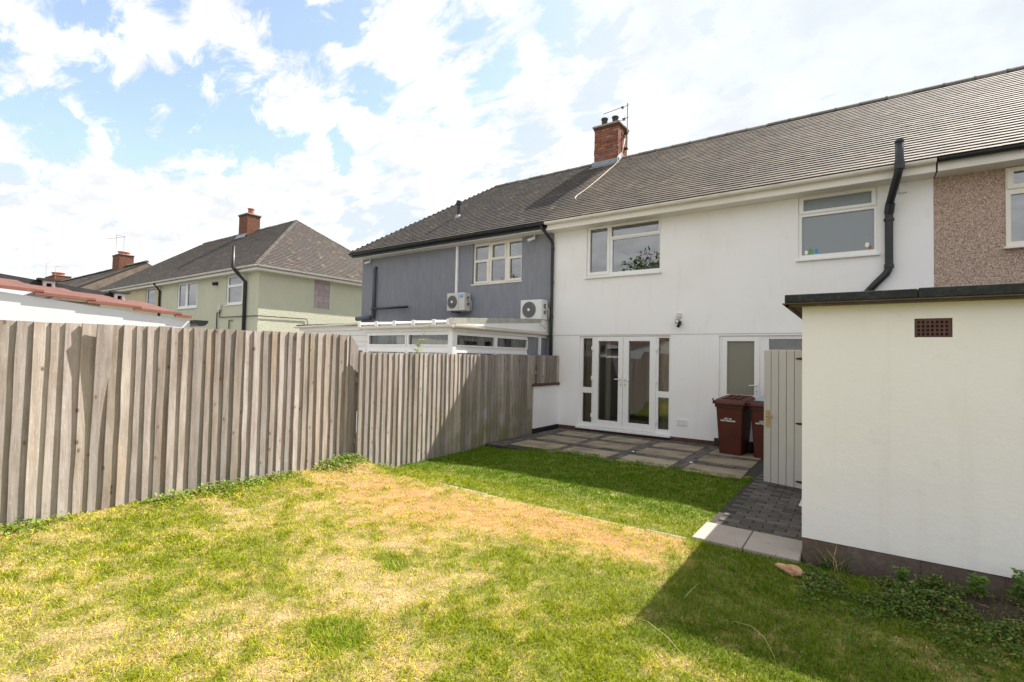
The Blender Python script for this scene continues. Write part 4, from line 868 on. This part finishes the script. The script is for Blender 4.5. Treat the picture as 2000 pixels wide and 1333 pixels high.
g1 = gutter(cn, (-8.54, 6.62, 2.10), (-5.93, 6.62, 2.10), r=.05, mat='upvc_old'); g2 = gutter(cn, (-5.97, 6.62, 2.095), (-5.97, 9.98, 2.115), r=.05, mat='upvc_old')
MB().box(-8.5, CX+.01, CY-.04, CY+.06, 2.001, 2.13).box(CX-.06, CX+.03, CY+.061, 9.99, 2.001, 2.13).build('eaves_beam', 'upvc', cn)
zr = lambda y: 2.13+(y-6.62)*.068
pan = MB()
bars = [-8.5+.53*i for i in range(5)]+[-6.02]
for a, b in zip(bars[:-1], bars[1:]):
    MB().prism([(a+.02, 6.64, zr(6.64)), (b-.02, 6.64, zr(6.64)), (b-.02, 9.99, zr(9.99)), (a+.02, 9.99, zr(9.99))], (0, 0, .025)).build('roof_sheet', 'polycarbonate', cn)
for a in bars:
    MB().prism([(a-.03, 6.58, zr(6.58)+.02), (a+.03, 6.58, zr(6.58)+.02), (a+.03, 9.99, zr(9.99)+.02), (a-.03, 9.99, zr(9.99)+.02)], (0, 0, .05)).build('glazing_bar', 'upvc', cn)
    MB().box(a-.04, a+.04, 6.555, 6.58, zr(6.58)-.03, zr(6.58)+.08).build('bar_end_cap', 'upvc', cn, bev=.008)
MB().prism([(-5.985, 6.70, 2.131), (-5.985, 9.99, 2.131), (-5.985, 9.99, zr(9.99)+.06), (-5.985, 6.70, zr(6.7)+.05)], (-.03, 0, 0)).build('gable_panel', 'upvc', cn)
MB().prism([(-6.0, 6.56, zr(6.56)), (-6.0, 9.66, zr(9.66)), (-6.0, 9.66, zr(9.66)+.10), (-6.0, 6.56, zr(6.56)+.10)], (.02, 0, 0)).build('verge_trim', 'polycarbonate', cn)
MB().box(-8.5, -6.0, 9.93, 9.997, zr(9.93)+.03, zr(9.93)+.10).build('wall_flashing', 'lead', cn)
le = thing('lean_to_extension', 'low white clad extension with a small glazed door beside the conservatory', 'extension', (-9.8, 8, -.1))
MB().plate(-10.95, -8.56, -.15, 2.12, [(-9.25, -8.66, -.1, 1.72)], 6.86, 6.95).build('wall', 'cladding', le)
for i in range(14): MB().box(-10.94, -9.27 if i < 12 else -8.57, 6.845, 6.859, .13+.14*i, .26+.14*i).build('cladding_board', 'cladding', le, bev=.004)
window(le, 'door', -9.25, -8.66, -.1, 1.72, 6.88, [(-9.14, -8.77, .3, 1.62)], sill=False, depth=1.0)
MB().prism([(-11.1, 6.75, 2.16), (-8.53, 6.75, 2.16), (-8.53, 9.99, 2.42), (-11.1, 9.99, 2.42)], (0, 0, .05)).build('roof', 'felt', le)
gutter(le, (-11.1, 6.72, 2.17), (-8.56, 6.72, 2.21), r=.045, mat='gutter_white'); MB().box(-11.05, -8.55, 6.80, 6.84, 2.06, 2.155).build('fascia', 'fascia', le)
MB().plate(-10.95, -10.85, -.15, 2.12, [], 6.951, 9.99).build('side_wall', 'cladding', le)
# climbing shoot above the fence
vn = thing('climbing_plant', 'bright green climbing shoot rising above the fence in front of the conservatory', 'plant', (-5.9, 5.68, -.1))
MB().tube([(-5.9, 5.60, -.1), (-5.88, 5.62, 1.3), (-5.86, 5.70, 1.68), (-5.86, 5.78, 1.80), (-5.86, 5.84, 1.95), (-5.86, 5.90, 2.02)], [.006, .005, .004, .003, .002, .001], 6).build('stem', 'twig', vn)
P = [(-5.86+random.gauss(0, .02), y+random.gauss(0, .025), z+random.gauss(0, .02)) for (y, z, n) in ((5.68, 1.62, 10), (5.72, 1.70, 9), (5.77, 1.80, 6), (5.83, 1.90, 3), (5.88, 2.0, 2)) for _ in range(n)]
leaves_mesh('foliage', np.array(P), .05+.03*rng.random(len(P)), np.array([.30, .40, .05])*(.7+.5*rng.random((len(P), 1))), parent=vn)
vn2 = thing('climbing_plant', 'red stemmed creeper under the pale air conditioner by the downpipe', 'plant', (-6.0, 9.5, 2.1))
P = [(-6.05+random.uniform(-.25, .2), 9.62+random.gauss(0, .03), 2.27+random.gauss(0, .035)) for _ in range(26)]
MB().tube([(-6.3, 9.6, 2.22), (-6.1, 9.62, 2.28), (-5.95, 9.62, 2.30), (-5.86, 9.65, 2.2)], .006, 5).build('stem', 'twig', vn2)
leaves_mesh('foliage', np.array(P), .03+.03*rng.random(len(P)), np.array([.22, .16, .06])*(.6+.8*rng.random((len(P), 1))), parent=vn2)
# ================================================================== BOUNDARY: low wall and fences
lw = thing('garden_wall', 'low white rendered wall with dark coping joining fence and house', 'wall', (-5.8, 9.4, -.05))
MB().box(-5.82, -5.70, 8.97, 9.999, .03, .93).build('wall', 'white_render', lw); MB().box(-5.80, -5.69, 8.965, 9.998, -.1, .029).build('plinth', 'black_plastic', lw)
MB().box(-5.84, -5.655, 8.90, 9.997, .931, .985).build('coping', 'brick_dark', lw, bev=.01)
def board_mesh(w, h, th0, th1, crown=None, bend=0):
    """feather edge board: thick edge at y=0, thin edge at y=w, face towards +X; a few cuts up the height so that it can warp"""
    mb = MB(); n = 7; lv = []
    wob = [random.gauss(0, .0022) for _ in range(n)]
    for i in range(n):
        z = h*i/(n-1); b = bend*max(0, (z/h-.42)/.58)**1.3; dy = wob[i]
        lv.append([(0+b, 0+dy, z), (th0+b, 0+dy, z), (th1+.004+b*.7, w+dy*.5, z), (0+b*.7, w+dy*.5, z)])
    if crown:
        for q, f in enumerate(crown): lv[-1][q] = (lv[-1][q][0], lv[-1][q][1], h+f)
    for l in lv: mb.v += l
    for i in range(n-1):
        for j in range(4): mb.f.append((i*4+j, i*4+(j+1) % 4, i*4+4+(j+1) % 4, i*4+4+j))
    mb.f += [(3, 2, 1, 0), tuple(4*(n-1)+k for k in range(4))]
    return mb.mesh('board', 'fence_wood')
def fence(label, X, ys, ztop, zbot, bends={}, crowns={}, widths={}, cut=None):
    t = thing('fence', label, 'fence', (X, (ys[0]+ys[-1])/2, zbot(ys[0])))
    for i in range(len(ys)-1):
        y = ys[i]; w = (ys[i+1]-ys[i])+.022; zb = zbot(y); zt = ztop(y)+random.uniform(-.006, .006)
        me = board_mesh(w, zt-zb, .032+random.uniform(-.003, .004), .003, crowns.get(i), bends.get(i, random.uniform(-.004, .006)))
        piece('board', me, t, (X+random.uniform(-.002, .002), y, zb), (random.uniform(-.004, .004), 0, random.uniform(-.006, .006)))
    hh = ztop(ys[0])-zbot(ys[0])
    for z in ((.35, 1.2) if hh > 1 else (.1, .32)):
        MB().box(X-.06, X-.012, ys[0], ys[-1], zbot(ys[0])+z+.1, zbot(ys[0])+z+.17).build('rail', 'fence_wood', t)
    yy = ys[0]+.3
    while yy < ys[-1] and hh > 1: MB().box(X-.15, X-.062, yy, yy+.09, -.3, ztop(yy)-.05).build('post', 'fence_wood', t); yy += 1.8
    return t
y1 = [-.9+.107*i for i in range(18)]+[1.04, 1.15, 1.26, 1.365, 1.475, 1.58, 1.69, 1.80, 1.91, 2.01, 2.11, 2.22, 2.33, 2.44, 2.57, 2.66, 2.77, 2.88, 3.0, 3.1, 3.22, 3.33, 3.43, 3.54, 3.65, 3.76, 3.86, 3.97, 4.08, 4.19, 4.30, 4.43, 4.48, 4.62]
y1 = [a*.967 for i, a in enumerate(y1) if i == 0 or a-y1[i-1] > .03]
i5 = min(range(len(y1)), key=lambda i: abs(y1[i]-1.50)); nb = len(y1)-1
fence('tall grey feather edge fence along the left of the dry lawn', -5.82, y1, lambda y: 1.768+.012*(y-.9), lambda y: .02,
      bends={i5: .075, i5-1: .02}, crowns={nb-1: (.0, .0, -.16, -.16), nb-2: (-.05, -.05, .0, .0)})
y2 = [4.44+.1045*i for i in range(45)]
fence('lower grey feather edge fence, green at its foot, running up to the low white wall', -5.735, y2, lambda y: 1.567+.006*(y-4.3), lambda y: -.15 if y < 8.9 else .99)
fence('short run of upright boards standing on the coping of the low white wall', -5.69, [4.44+.1045*44+.1035*i for i in range(10)], lambda y: 1.600, lambda y: .99)
# ================================================================== OUTBUILDING
ob = thing('outbuilding', 'cream rendered flat roofed brick store at the right of the garden', 'outbuilding', (.5, 5.5, -.05))
OX0, OX1, OY0, OY1 = -.386, 3.6, 4.67, 9.0
MB().plate(OX0, OX1, .147, 2.02, [(.328, .539, 1.755, 1.892)], OY0, OY0+.11).build('wall', 'cream_render', ob, weld=True)
MB().box(OX0+.001, OX0+.11, OY0+.111, 7.02, .147, 2.02).box(OX0+.15, OX0+.26, 7.021, OY1, .0, 2.02).box(OX1-.11, OX1, OY0+.111, OY1, .147, 2.02).box(OX0+.11, OX1-.11, OY1-.1, OY1-.001, .0, 2.02).build('side_wall', 'cream_render', ob)
MB().box(OX0+.01, OX1-.01, OY0+.02, OY0+.11, -.16, .146).box(OX0+.012, OX0+.1, OY0+.11, 7.0, -.16, .146).build('footing', 'mortar', ob)
x = OX0+.002; k = 0
while x < 2.2:
    w = .44 if k else .30; me = MB().box(0, w-.008, 0, .03, 0, .205).mesh('plinth_block', 'plinth_block'); bev_mesh(me, .004)
    piece('plinth_block', me, ob, (x, OY0+.006+random.uniform(-.002, .002), -.062)); x += w; k += 1
x = OX0+.1; 
while x < 2.2:
    me = MB().box(0, .43, 0, .03, 0, .1).mesh('plinth_block', 'plinth_block'); piece('plinth_block', me, ob, (x, OY0-.012, -.165)); x += .44
MB().box(OX0-.13, OX1+.1, OY0-.13, OY1+.1, 2.021, 2.03).build('soffit', 'wood_soffit', ob)
rf = MB().box(OX0-.115, .34, OY0-.115, OY1+.1, 2.032, 2.10).build('roof', 'felt', ob, bev=.008); MB().box(.344, OX1+.1, OY0-.118, OY1+.1, 2.032, 2.105).build('roof_felt_lap', 'felt', ob, bev=.008)
MB().box(OX0-.11, OX1+.1, OY0-.105, OY0-.085, 2.0, 2.032).box(OX0-.105, OX0-.085, OY0-.105, OY1, 2.0, 2.032).build('fascia', 'wood_soffit', ob)
# air brick, recessed, with its grid of holes
ab = MB().box(.33, .537, OY0+.03, OY0+.09, 1.757, 1.890).build('air_brick', 'air_brick_dark' if 'air_brick_dark' in M else 'brick_dark', ob)
M['air_brick'] = material('air_brick', (.085, .035, .030), .6, [((.16, .08, .07), 30, .5, .7, .5)], spec=.5)
MB().plate(.33, .537, 1.757, 1.890, [(.345+.026*i, .345+.026*i+.015, 1.768+.029*j, 1.768+.029*j+.018) for i in range(7) for j in range(4)], OY0+.012, OY0+.029).build('grid', 'air_brick', ab)
# store door standing open
hx, hy = -.40, 6.985; ex, ey = -1.025, 7.17; dv = Vector((ex-hx, ey-hy, 0)); dl = dv.length; dv.normalize(); nv = Vector((-dv.y, dv.x, 0)); nv = nv if nv.y < 0 else -nv
TD = lambda u, w, z: (hx+dv.x*u-nv.x*w, hy+dv.y*u-nv.y*w, z)
sd = MB().plate(0, dl, .02, 1.70, [], .018, .04, TD).build('store_door', 'store_door', ob); sd['label'] = 'ledged grey door standing open'
nbd = 7
for i in range(nbd): 
    a, b = dl*i/nbd+.0025, dl*(i+1)/nbd-.0025
    MB().box(a, b, 0, .018, .012, 1.708, TD).build('board', 'store_door', sd, bev=.004)
for z in (1.60, .80, .09):
    MB().prism([TD(-.02, -.007, z-.028), TD(.24, -.007, z-.012), TD(.27, -.007, z), TD(.24, -.007, z+.012), TD(-.02, -.007, z+.028)], (nv*-.006)).build('strap_hinge', 'iron', sd)
MB().box(dl-.075, dl-.03, -.008, -.0, .72, .93, TD).build('handle_plate', 'brass', sd)
MB().tube([TD(dl-.05, -.005, .86), TD(dl-.05, -.05, .86), TD(dl-.14, -.055, .86)], .009, 8).build('handle', 'brass', sd)
wb = MB().prism([(-.41, 6.0, .05), (-.53, 6.05, .05), (-.41, 6.05, .32)], (0, .25, 0)).build('ramp_board', 'print_white'); wb.name = 'white_board'; tag(wb, 'small white board leaning at the outbuilding corner by the grey door', 'board')
# ================================================================== BINS
def bin_(label, x, y, rot, lidmat, txt=True):
    t = thing('wheelie_bin', label, 'bin', (x, y, ZP), 'brown wheeled bins by the back door')
    ca, sa = math.cos(rot), math.sin(rot); T = lambda a, b, c: (x+a*ca-b*sa, y+a*sa+b*ca, ZP+c)
    def ring(w, d0, d1, z, r=.035):
        o_ = []
        for (cx, cy, st) in ((w-r, d1-r, 0), (-w+r, d1-r, 90), (-w+r, d0+r, 180), (w-r, d0+r, 270)):
            for q in range(4): a = R(st+30*q); o_.append((cx+r*math.cos(a), cy+r*math.sin(a), z))
        return o_
    b = MB(); prof = [(.185, 0.0, .40, .0), (.19, -.005, .42, .10), (.225, -.045, .50, .79), (.228, -.048, .505, .80), (.245, -.062, .52, .80), (.247, -.064, .522, .855), (.215, -.04, .49, .855)]
    for (w, d0, d1, z) in prof: b.v += [T(*p) for p in ring(w, d0, d1, z)]
    for i in range(len(prof)-1):
        for j in range(16): b.f.append((i*16+j, i*16+(j+1) % 16, (i+1)*16+(j+1) % 16, (i+1)*16+j))
    b.f.append(tuple(range(16))[::-1]); b.build('body', 'bin_brown', t, smooth=False)
    l = MB(); prof = [(.265, -.095, .53, .858), (.272, -.105, .535, .866), (.27, -.10, .53, .895), (.235, -.05, .50, .925), (.20, -.0, .46, .935)]
    for (w, d0, d1, z) in prof: l.v += [T(p[0], p[1], p[2]+(p[1]+.1)*.10) for p in ring(w, d0, d1, z)]
    for i in range(len(prof)-1):
        for j in range(16): l.f.append((i*16+j, i*16+(j+1) % 16, (i+1)*16+(j+1) % 16, (i+1)*16+j))
    l.f += [tuple(range(64, 80)), tuple(range(16))[::-1]]; lid = l.build('lid', 'bin_brown', t)
    if lidmat != 'bin_brown':
        q = MB(); q.v = [T(p[0], p[1], p[2]+(p[1]+.1)*.10) for p in ring(.19, .02, .44, .937)+ring(.18, .03, .43, .955)]; q.f = [(j, (j+1) % 16, 16+(j+1) % 16, 16+j) for j in range(16)]+[tuple(range(16, 32))]; q.build('inner_lid', lidmat, lid)
    else:
        for s in (-.11, .0, .11): q = MB().box(s-.035, s+.035, .02, .42, .94, .952, lambda a, b, c: T(a, b, c+(b+.1)*.10)); q.build('lid_rib', 'bin_brown', lid, bev=.004)
    MB().tube([T(-.21, -.10, .89), T(-.23, -.13, .91), T(-.25, -.12, .94), T(-.25, -.09, .945)], .012, 8).build('lid_grip', 'bin_brown', t)
    MB().tube([T(-.20, .55, .98), T(.20, .55, .98)], .017, 10).build('handle', 'bin_brown', t)
    for s in (-.215, .215): MB().tube([T(s-.022, .44, .10), T(s+.022, .44, .10)], .10, 16).build('wheel', 'rubber', t)
    if txt:
        for (s, zz, siz) in (('CITY OF', .60, .034), ('NOTTINGHAM', .565, .036)):
            cu = bpy.data.curves.new('lettering', 'FONT'); cu.body = s; cu.size = siz; cu.align_x = 'CENTER'; cu.extrude = .0012; cu.offset = .0012
            tmp = bpy.data.objects.new('lettering_source', cu); COL.objects.link(tmp); bpy.context.view_layer.update()
            me = bpy.data.meshes.new_from_object(tmp); bpy.data.objects.remove(tmp); me.materials.clear(); me.materials.append(M['print_white'])
            p = T(-.02, -.041, zz); piece('lettering', me, t, p, (R(90)-.055, 0, rot))
    return t
bin_('brown wheeled bin with a plain ribbed lid, left of the pair by the back door', -1.835, 9.18, -.14, 'bin_brown')
bin_('brown wheeled bin with a grey inner lid, half hidden by the open grey door', -1.28, 9.16, -.14, 'bin_grey_lid')
# broken piece of wood on the shaded grass
def chunk():
    b = bmesh.new(); bmesh.ops.create_icosphere(b, subdivisions=4, radius=1)
    for v in b.verts:
        c = v.co; e = Vector((c.x*.10, c.y*.042, c.z*.030)); n = math.sin(c.x*5+1)*.3+math.sin(c.y*23+c.x*3)*.10+math.sin(c.z*19+c.y*7)*.12
        e *= 1+n*.55; e.z = max(e.z, -.02)
        if c.x > .05: e.z += .008*math.sin(c.y*26); 
        v.co = e
    me = bpy.data.meshes.new('broken_wood'); b.to_mesh(me); b.free(); me.materials.append(M['bread'])
    o = piece('broken_wood', me, None, (-.41, 4.20, .035), (0, .05, -.3)); tag(o, 'splintered orange piece of wood lying on the shaded grass', 'wood'); return o
chunk()
sk = MB().tube([(.36, 4.5, -.06), (.335, 4.48, .02), (.31, 4.47, .10)], [.009, .009, .006], 7).build('stick', 'twig'); tag(sk, 'short upright stick in the bed in front of the outbuilding plinth', 'stick')
tw = MB()
for i in range(70):
    x, y = random.uniform(.2, 1.6), random.uniform(4.05, 4.6); a = random.random()*math.pi; l = random.uniform(.04, .16); z = float(lawn_z(np.array([x]), np.array([y]))[0])
    tw.tube([(x, y, z+.008), (x+math.cos(a)*l*.5, y+math.sin(a)*l*.5, z+.012+random.random()*.02), (x+math.cos(a)*l, y+math.sin(a)*l, z+.01)], .0022, 4)
o = tw.build('twigs', 'twig'); o['kind'] = 'stuff'
# ================================================================== NEIGHBOURS ON THE LEFT
gr = thing('green_house', 'pale green roughcast semi with a hipped roof behind the fence', 'house', (-22, 13, -.1))
HY, HX = 9.29, -17.75; EG = 4.62; ey0 = 8.97; ridgeY = 12.97; ridgeZ = 7.70; ax = -21.6; lx = -31.0; XR = -17.40; XLg = -35.0
wa = (-20.17, -18.93, 3.33, 4.45); wb_ = (-24.62, -22.68, 3.35, 4.48); wc = (-28.15, -27.02, 3.5, 4.48)
MB().plate(-26.4, HX, -.15, 4.62, [wa, wb_], HY, HY+.26).build('wall', 'green_roughcast', gr)
MB().plate(HY+.261, 16.9, -.15, 4.62, [(11.50, 12.20, 3.33, 4.619)], 0, .25, FX(HX)).build('side_wall', 'green_roughcast', gr)
bp_ = MB().box(HX-.2, HX-.02, 11.50, 12.20, 3.33, 4.62).build('blocked_window', 'mortar', gr); 
z = 3.335; kk = 0
while z < 4.6:
    y = 11.505
    for w in ((.45, .235) if kk % 2 else (.21, .475)):
        MB().box(HX-.021, HX-.003, y, y+w-.012, z, min(z+.238, 4.618)).build('block', 'pink_block', bp_); y += w
    z += .25; kk += 1
window(gr, 'window', *wa, HY+.03, [(-20.05, -19.03, 4.10, 4.38), (-20.05, -19.03, 3.42, 4.0)], mat='upvc', glass='glass_up')
o = window(gr, 'window', *wb_, HY+.03, [(-24.5, -23.85, 3.45, 4.38), (-23.65, -22.8, 3.45, 4.38)], mat='upvc', glass='glass_up')
und = MB().prism([(XR, ey0, EG), (ax, ridgeY, ridgeZ), (lx, ridgeY, ridgeZ), (XLg, ey0, EG)], (0, 0, -.07)).prism([(XR, 16.97, EG), (ax, ridgeY, ridgeZ), (XR, ey0, EG)], (0, 0, -.07)).prism([(XLg, 16.97, EG), (lx, ridgeY, ridgeZ), (ax, ridgeY, ridgeZ), (XR, 16.97, EG)], (0, 0, -.07)).prism([(XLg, ey0, EG), (lx, ridgeY, ridgeZ), (XLg, 16.97, EG)], (0, 0, -.07))
ro = und.build('roof', 'roof_under', gr)
V = Vector((0, ridgeY-ey0, ridgeZ-EG)); h = V.length; Lg = XR-XLg
tiled(ro, (XLg, ey0-.03, EG-.01), (1, 0, 0), V, Lg, h, lambda v: (lx-XLg)*v/h, lambda v: Lg-(XR-ax)*v/h, tw=.33, gauge=.13, base=(.078, .064, .056))
V = Vector((ax-XR, 0, ridgeZ-EG)); h = V.length; Ls = 8.0
tiled(ro, (XR+.03, ey0, EG-.01), (0, 1, 0), V, Ls, h, lambda v: (ridgeY-ey0)*v/h, lambda v: Ls-(ridgeY-ey0)*v/h, tw=.2, gauge=.13, base=(.068, .055, .048))
ridge_run(ro, (lx, ridgeY, ridgeZ-.04), (ax, ridgeY, ridgeZ-.04)); ridge_run(ro, (XR, ey0, EG-.02), (ax, ridgeY, ridgeZ-.02), .22, .08, name='hip_tile', mat='hip'); ridge_run(ro, (XR, 16.97, EG-.02), (ax, ridgeY, ridgeZ-.02), .22, .08, name='hip_tile', mat='hip')
MB().box(-26.4, XR-.03, ey0+.06, ey0+.09, 4.46, 4.60).box(XR-.06, XR-.03, ey0+.091, 16.9, 4.46, 4.60).box(XLg, -26.401, ey0+.06, ey0+.09, 4.46, 4.60).build('fascia', 'fascia', gr)
MB().box(XLg, XR-.061, ey0+.091, HY+.0, 4.47, 4.49).box(HX, XR-.061, HY+.0, 16.9, 4.47, 4.49).build('soffit', 'fascia', gr)
gutter(gr, (XLg, ey0, 4.62), (XR+.06, ey0, 4.62)); gutter(gr, (XR+.03, ey0-.03, 4.62), (XR+.03, 16.9, 4.62))
MB().tube([(-18.80, ey0-.12, 5.40), (-18.80, ey0-.12, 4.62), (-18.75, ey0, 4.45), (-18.60, HY-.07, 4.12), (-18.60, HY-.07, -.1)], .06, 12).build('soil_pipe', 'black_plastic', gr, smooth=True)
MB().tube([(-26.35, ey0, 4.55), (-26.38, HY-.06, 4.25), (-26.38, HY-.06, -.1)], .045, 8).build('downpipe', 'black_plastic', gr, smooth=True)
MB().tube([(-20.75, HY-.05, 2.4), (-20.75, HY-.05, 3.05), (-20.5, HY-.05, 3.05)], .022, 6).tube([(-20.55, HY-.04, 3.35), (-20.55, HY-.04, 2.86), (HX+.04, HY-.04, 2.84), (HX+.04, 11.2, 2.86), (HX+.04, 11.25, 2.6)], .016, 6).tube([(-19.75, HY-.05, 2.4), (-19.75, HY-.05, 2.72), (-19.5, HY-.05, 2.72)], .02, 6).build('wall_pipes', 'black_plastic', gr)
MB().box(-20.68, -20.45, HY-.08, HY, 3.15, 3.35).build('meter_box', 'unit_casing', gr)
MB().tube([(-20.9, HY-.0, 4.22), (-20.95, HY-.18, 4.18)], .07, 10).build('outside_light', 'black_plastic', gr)
c_ = chimney(gr, -25.87, -25.04, 12.4, 13.05, 7.0, 8.42, [(-25.4, 12.75, .14, .34, 'terracotta')], bricks=False)
MB().add([(-25.95, 12.25, 7.22), (-24.96, 12.25, 7.22), (-24.96, 12.39, 7.45), (-25.95, 12.39, 7.45)], [(0, 1, 2, 3)]).build('flashing', 'lead', c_)
bh = thing('buff_house', 'cream painted half of the pair, left of the green house', 'house', (-30, 10, -.1))
MB().plate(-34.6, -26.42, -.15, 4.46, [wc], HY-.003, HY+.26).build('wall', 'buff_paint', bh); MB().box(-34.6, -34.4, HY+.261, 16.9, -.15, 4.46).build('side_wall', 'buff_paint', bh)
window(bh, 'window', *wc, HY+.03, [(-28.05, -27.12, 3.6, 4.4)], glass='glass_up')
# far row
fh = thing('far_house', 'distant house with a brown gable and brick chimney beyond the green house', 'house', (-48, 14, 0))
MB().prism([(-60, 8.5, 0), (-41.4, 8.5, 0), (-41.4, 18.5, 0), (-60, 18.5, 0)], (0, 0, 4.6)).build('wall', 'buff_paint', fh)
o = MB().prism([(-41, 8.2, 4.5), (-41, 13.5, 7.65), (-41, 18.8, 4.5)], (-20, 0, 0)).build('roof', 'roof_under', fh)
V = Vector((0, 5.3, 3.15)); h = V.length
tiled(o, (-61, 8.2, 4.5), (1, 0, 0), V, 20, h, lambda v: 0, lambda v: 20, tw=1.0, gauge=.2, base=(.15, .125, .11))
ridge_run(o, (-61, 13.5, 7.68), (-41, 13.5, 7.68), 2.0, .14); MB().prism([(-40.99, 8.4, 4.5), (-40.99, 18.6, 4.5), (-40.99, 13.5, 7.55)], (.05, 0, 0)).build('gable', 'far_gable', fh)
chimney(fh, -46.15, -44.75, 13.0, 13.9, 7.0, 8.52, [(-45.5, 13.4, .26, .28, 'terracotta'), (-45.0, 13.5, .2, .2, 'terracotta')], bricks=False)
aerial('television_aerial', 'pale television aerial on the tallest distant chimney, right of its pair', (-44.6, 13.2, 8.5), 1.4, (-.8, -.5, -.12), 1.3)
aerial('television_aerial', 'thin television aerial on the left of the tallest distant chimney', (-46.2, 13.2, 8.5), 1.75, (-.5, 1, 0), .5)
f2 = thing('far_house', 'low distant roof with a stubby brick chimney at the far left', 'house', (-78, 17, 0))
MB().prism([(-95, 12, 0), (-74, 12, 0), (-74, 22, 0), (-95, 22, 0)], (0, 0, 4.6)).build('wall', 'buff_paint', f2)
o = MB().prism([(-73.6, 11.6, 4.5), (-73.6, 17, 8.3), (-73.6, 22.4, 4.5)], (-22, 0, 0)).build('roof', 'roof_under', f2)
chimney(f2, -84.4, -80.4, 17.0, 18.6, 7, 10.35, [(-82.4, 17.8, .6, .5, 'terracotta')], bricks=False)
aerial('television_aerial', 'faint television aerial left of the stubby far chimney', (-84.2, 17, 9.5), 2.75, (1, .2, 0), 1.0)
aerial('television_aerial', 'faint television aerial right of the stubby far chimney', (-79.9, 17, 9.5), 1.9, (1, .2, 0), .9)
# garage behind the left fence
ga = thing('garage', 'white panelled garage with rusty lapped roof sheets just behind the tall fence', 'garage', (-8, 0, -.1))
gz = lambda y: 2.125-.1*(y-1.08)
MB().prism([(-7.0, -4, -.1), (-7.0, 2.80, -.1), (-7.0, 2.80, gz(2.80)-.03), (-7.0, -4, gz(-4)-.03)], (-.08, 0, 0)).build('wall', 'garage_white', ga)
MB().prism([(-7.09, 2.72, -.1), (-12, 2.72, -.1), (-12, 2.72, 2.1), (-7.09, 2.72, gz(2.8)-.03)], (0, .06, 0)).build('end_wall', 'garage_white', ga)
y = -3.4; i = 0
while y < 2.75:
    L_ = .50; a, b = y, min(y+L_, 2.80); z0 = gz(a)+.012; z1 = z0-.022*(b-a)/.5
    sh = MB().prism([(-7.0, a, z0), (-7.0, b, z1), (-8.22, b, z1+.20), (-8.22, a, z0+.20)], (0, 0, .010)).build('roof_sheet', 'rust_top', ga)
    MB().prism([(-6.965, a, z0-.020), (-6.965, b, z1-.020), (-6.965, b, z1+.012), (-6.965, a, z0+.012)], (-.035, 0, 0)).build('verge_strip', 'rust_sheet', sh)
    y += .43; i += 1
MB().prism([(-8.2, -4, gz(-4)+.19), (-8.2, 2.45, gz(2.45)+.19), (-8.2, 2.45, gz(2.45)+.29), (-8.2, -4, gz(-4)+.30)], (-.25, 0, 0)).build('ridge_capping', 'bitumen', ga)
for yy in (1.62, 2.33): MB().plate(yy, yy+.11, gz(yy)+.19, gz(yy)+.29, [(yy+.03, yy+.08, gz(yy)+.20, gz(yy)+.26)], 0, .05, FX(-8.12)).build('roof_clamp', 'garage_white', ga); MB().box(-8.2, -8.08, yy-.05, yy+.16, gz(yy)+.292, gz(yy)+.315).build('clamp_cover', 'bitumen', ga)
gg = MB(); k = 9
for e in (0, 1):
    for q in range(k): t = math.pi+math.pi*q/(k-1); gg.v.append((-6.90-2*e, 2.89+.085*math.cos(t), gz(2.89)-.01+.075*math.sin(t)))
gg.f = [(q, q+1, k+q+1, k+q) for q in range(k-1)]+[tuple(range(k))]; gg.build('gutter', 'black_plastic', ga)
# ================================================================== TREES BEYOND THE GARDEN (seen mirrored in the upstairs panes)
def tree(label, x, y, h, r, n, seed):
    t = thing('tree', label, 'tree', (x, y, -.1), 'trees beyond the garden, mirrored in the windows'); rr = random.Random(seed)
    tr = MB().tube([(x, y, -.1), (x+.1, y, h*.3), (x-.1, y+.1, h*.6), (x, y, h*.85)], [r*.09, r*.07, r*.05, r*.02], 9)
    for i in range(9):
        a = rr.random()*math.tau; z0 = h*rr.uniform(.3, .6); tr.tube([(x, y, z0), (x+math.cos(a)*r*.4, y+math.sin(a)*r*.4, z0+h*.13), (x+math.cos(a)*r*.8, y+math.sin(a)*r*.8, z0+h*.2)], [r*.035, r*.022, r*.01], 6)
    tr.build('trunk', 'bark', t)
    cl = [(x+r*.75*math.cos(a)*q, y+r*.75*math.sin(a)*q, h*(.42+.48*rr.random())) for a, q in ((rr.random()*math.tau, rr.random()**.5) for _ in range(26))]
    P = []
    for c in cl:
        for _ in range(n//26):
            d = Vector((rr.gauss(0, 1), rr.gauss(0, 1), rr.gauss(0, .8))).normalized()*r*.34*rr.random()**.4; P.append((c[0]+d.x, c[1]+d.y, c[2]+d.z))
    leaves_mesh('crown', np.array(P), .16+.14*rng.random(len(P)), np.array([.075, .115, .022])*(.55+.8*rng.random((len(P), 1))), parent=t, flat=1.2)
tree('bushy tree beyond the garden, mirrored at the right of the bedroom window', -10.6, -13.5, 9.0, 3.6, 9000, 3)
tree('slimmer tree beyond the garden, mirrored at the left of the bedroom window', -16.2, -13.0, 7.8, 2.4, 6000, 4)
tree('tree beyond the garden, mirrored in the grey house window', -21.5, -13.0, 8.6, 3.2, 8000, 5)
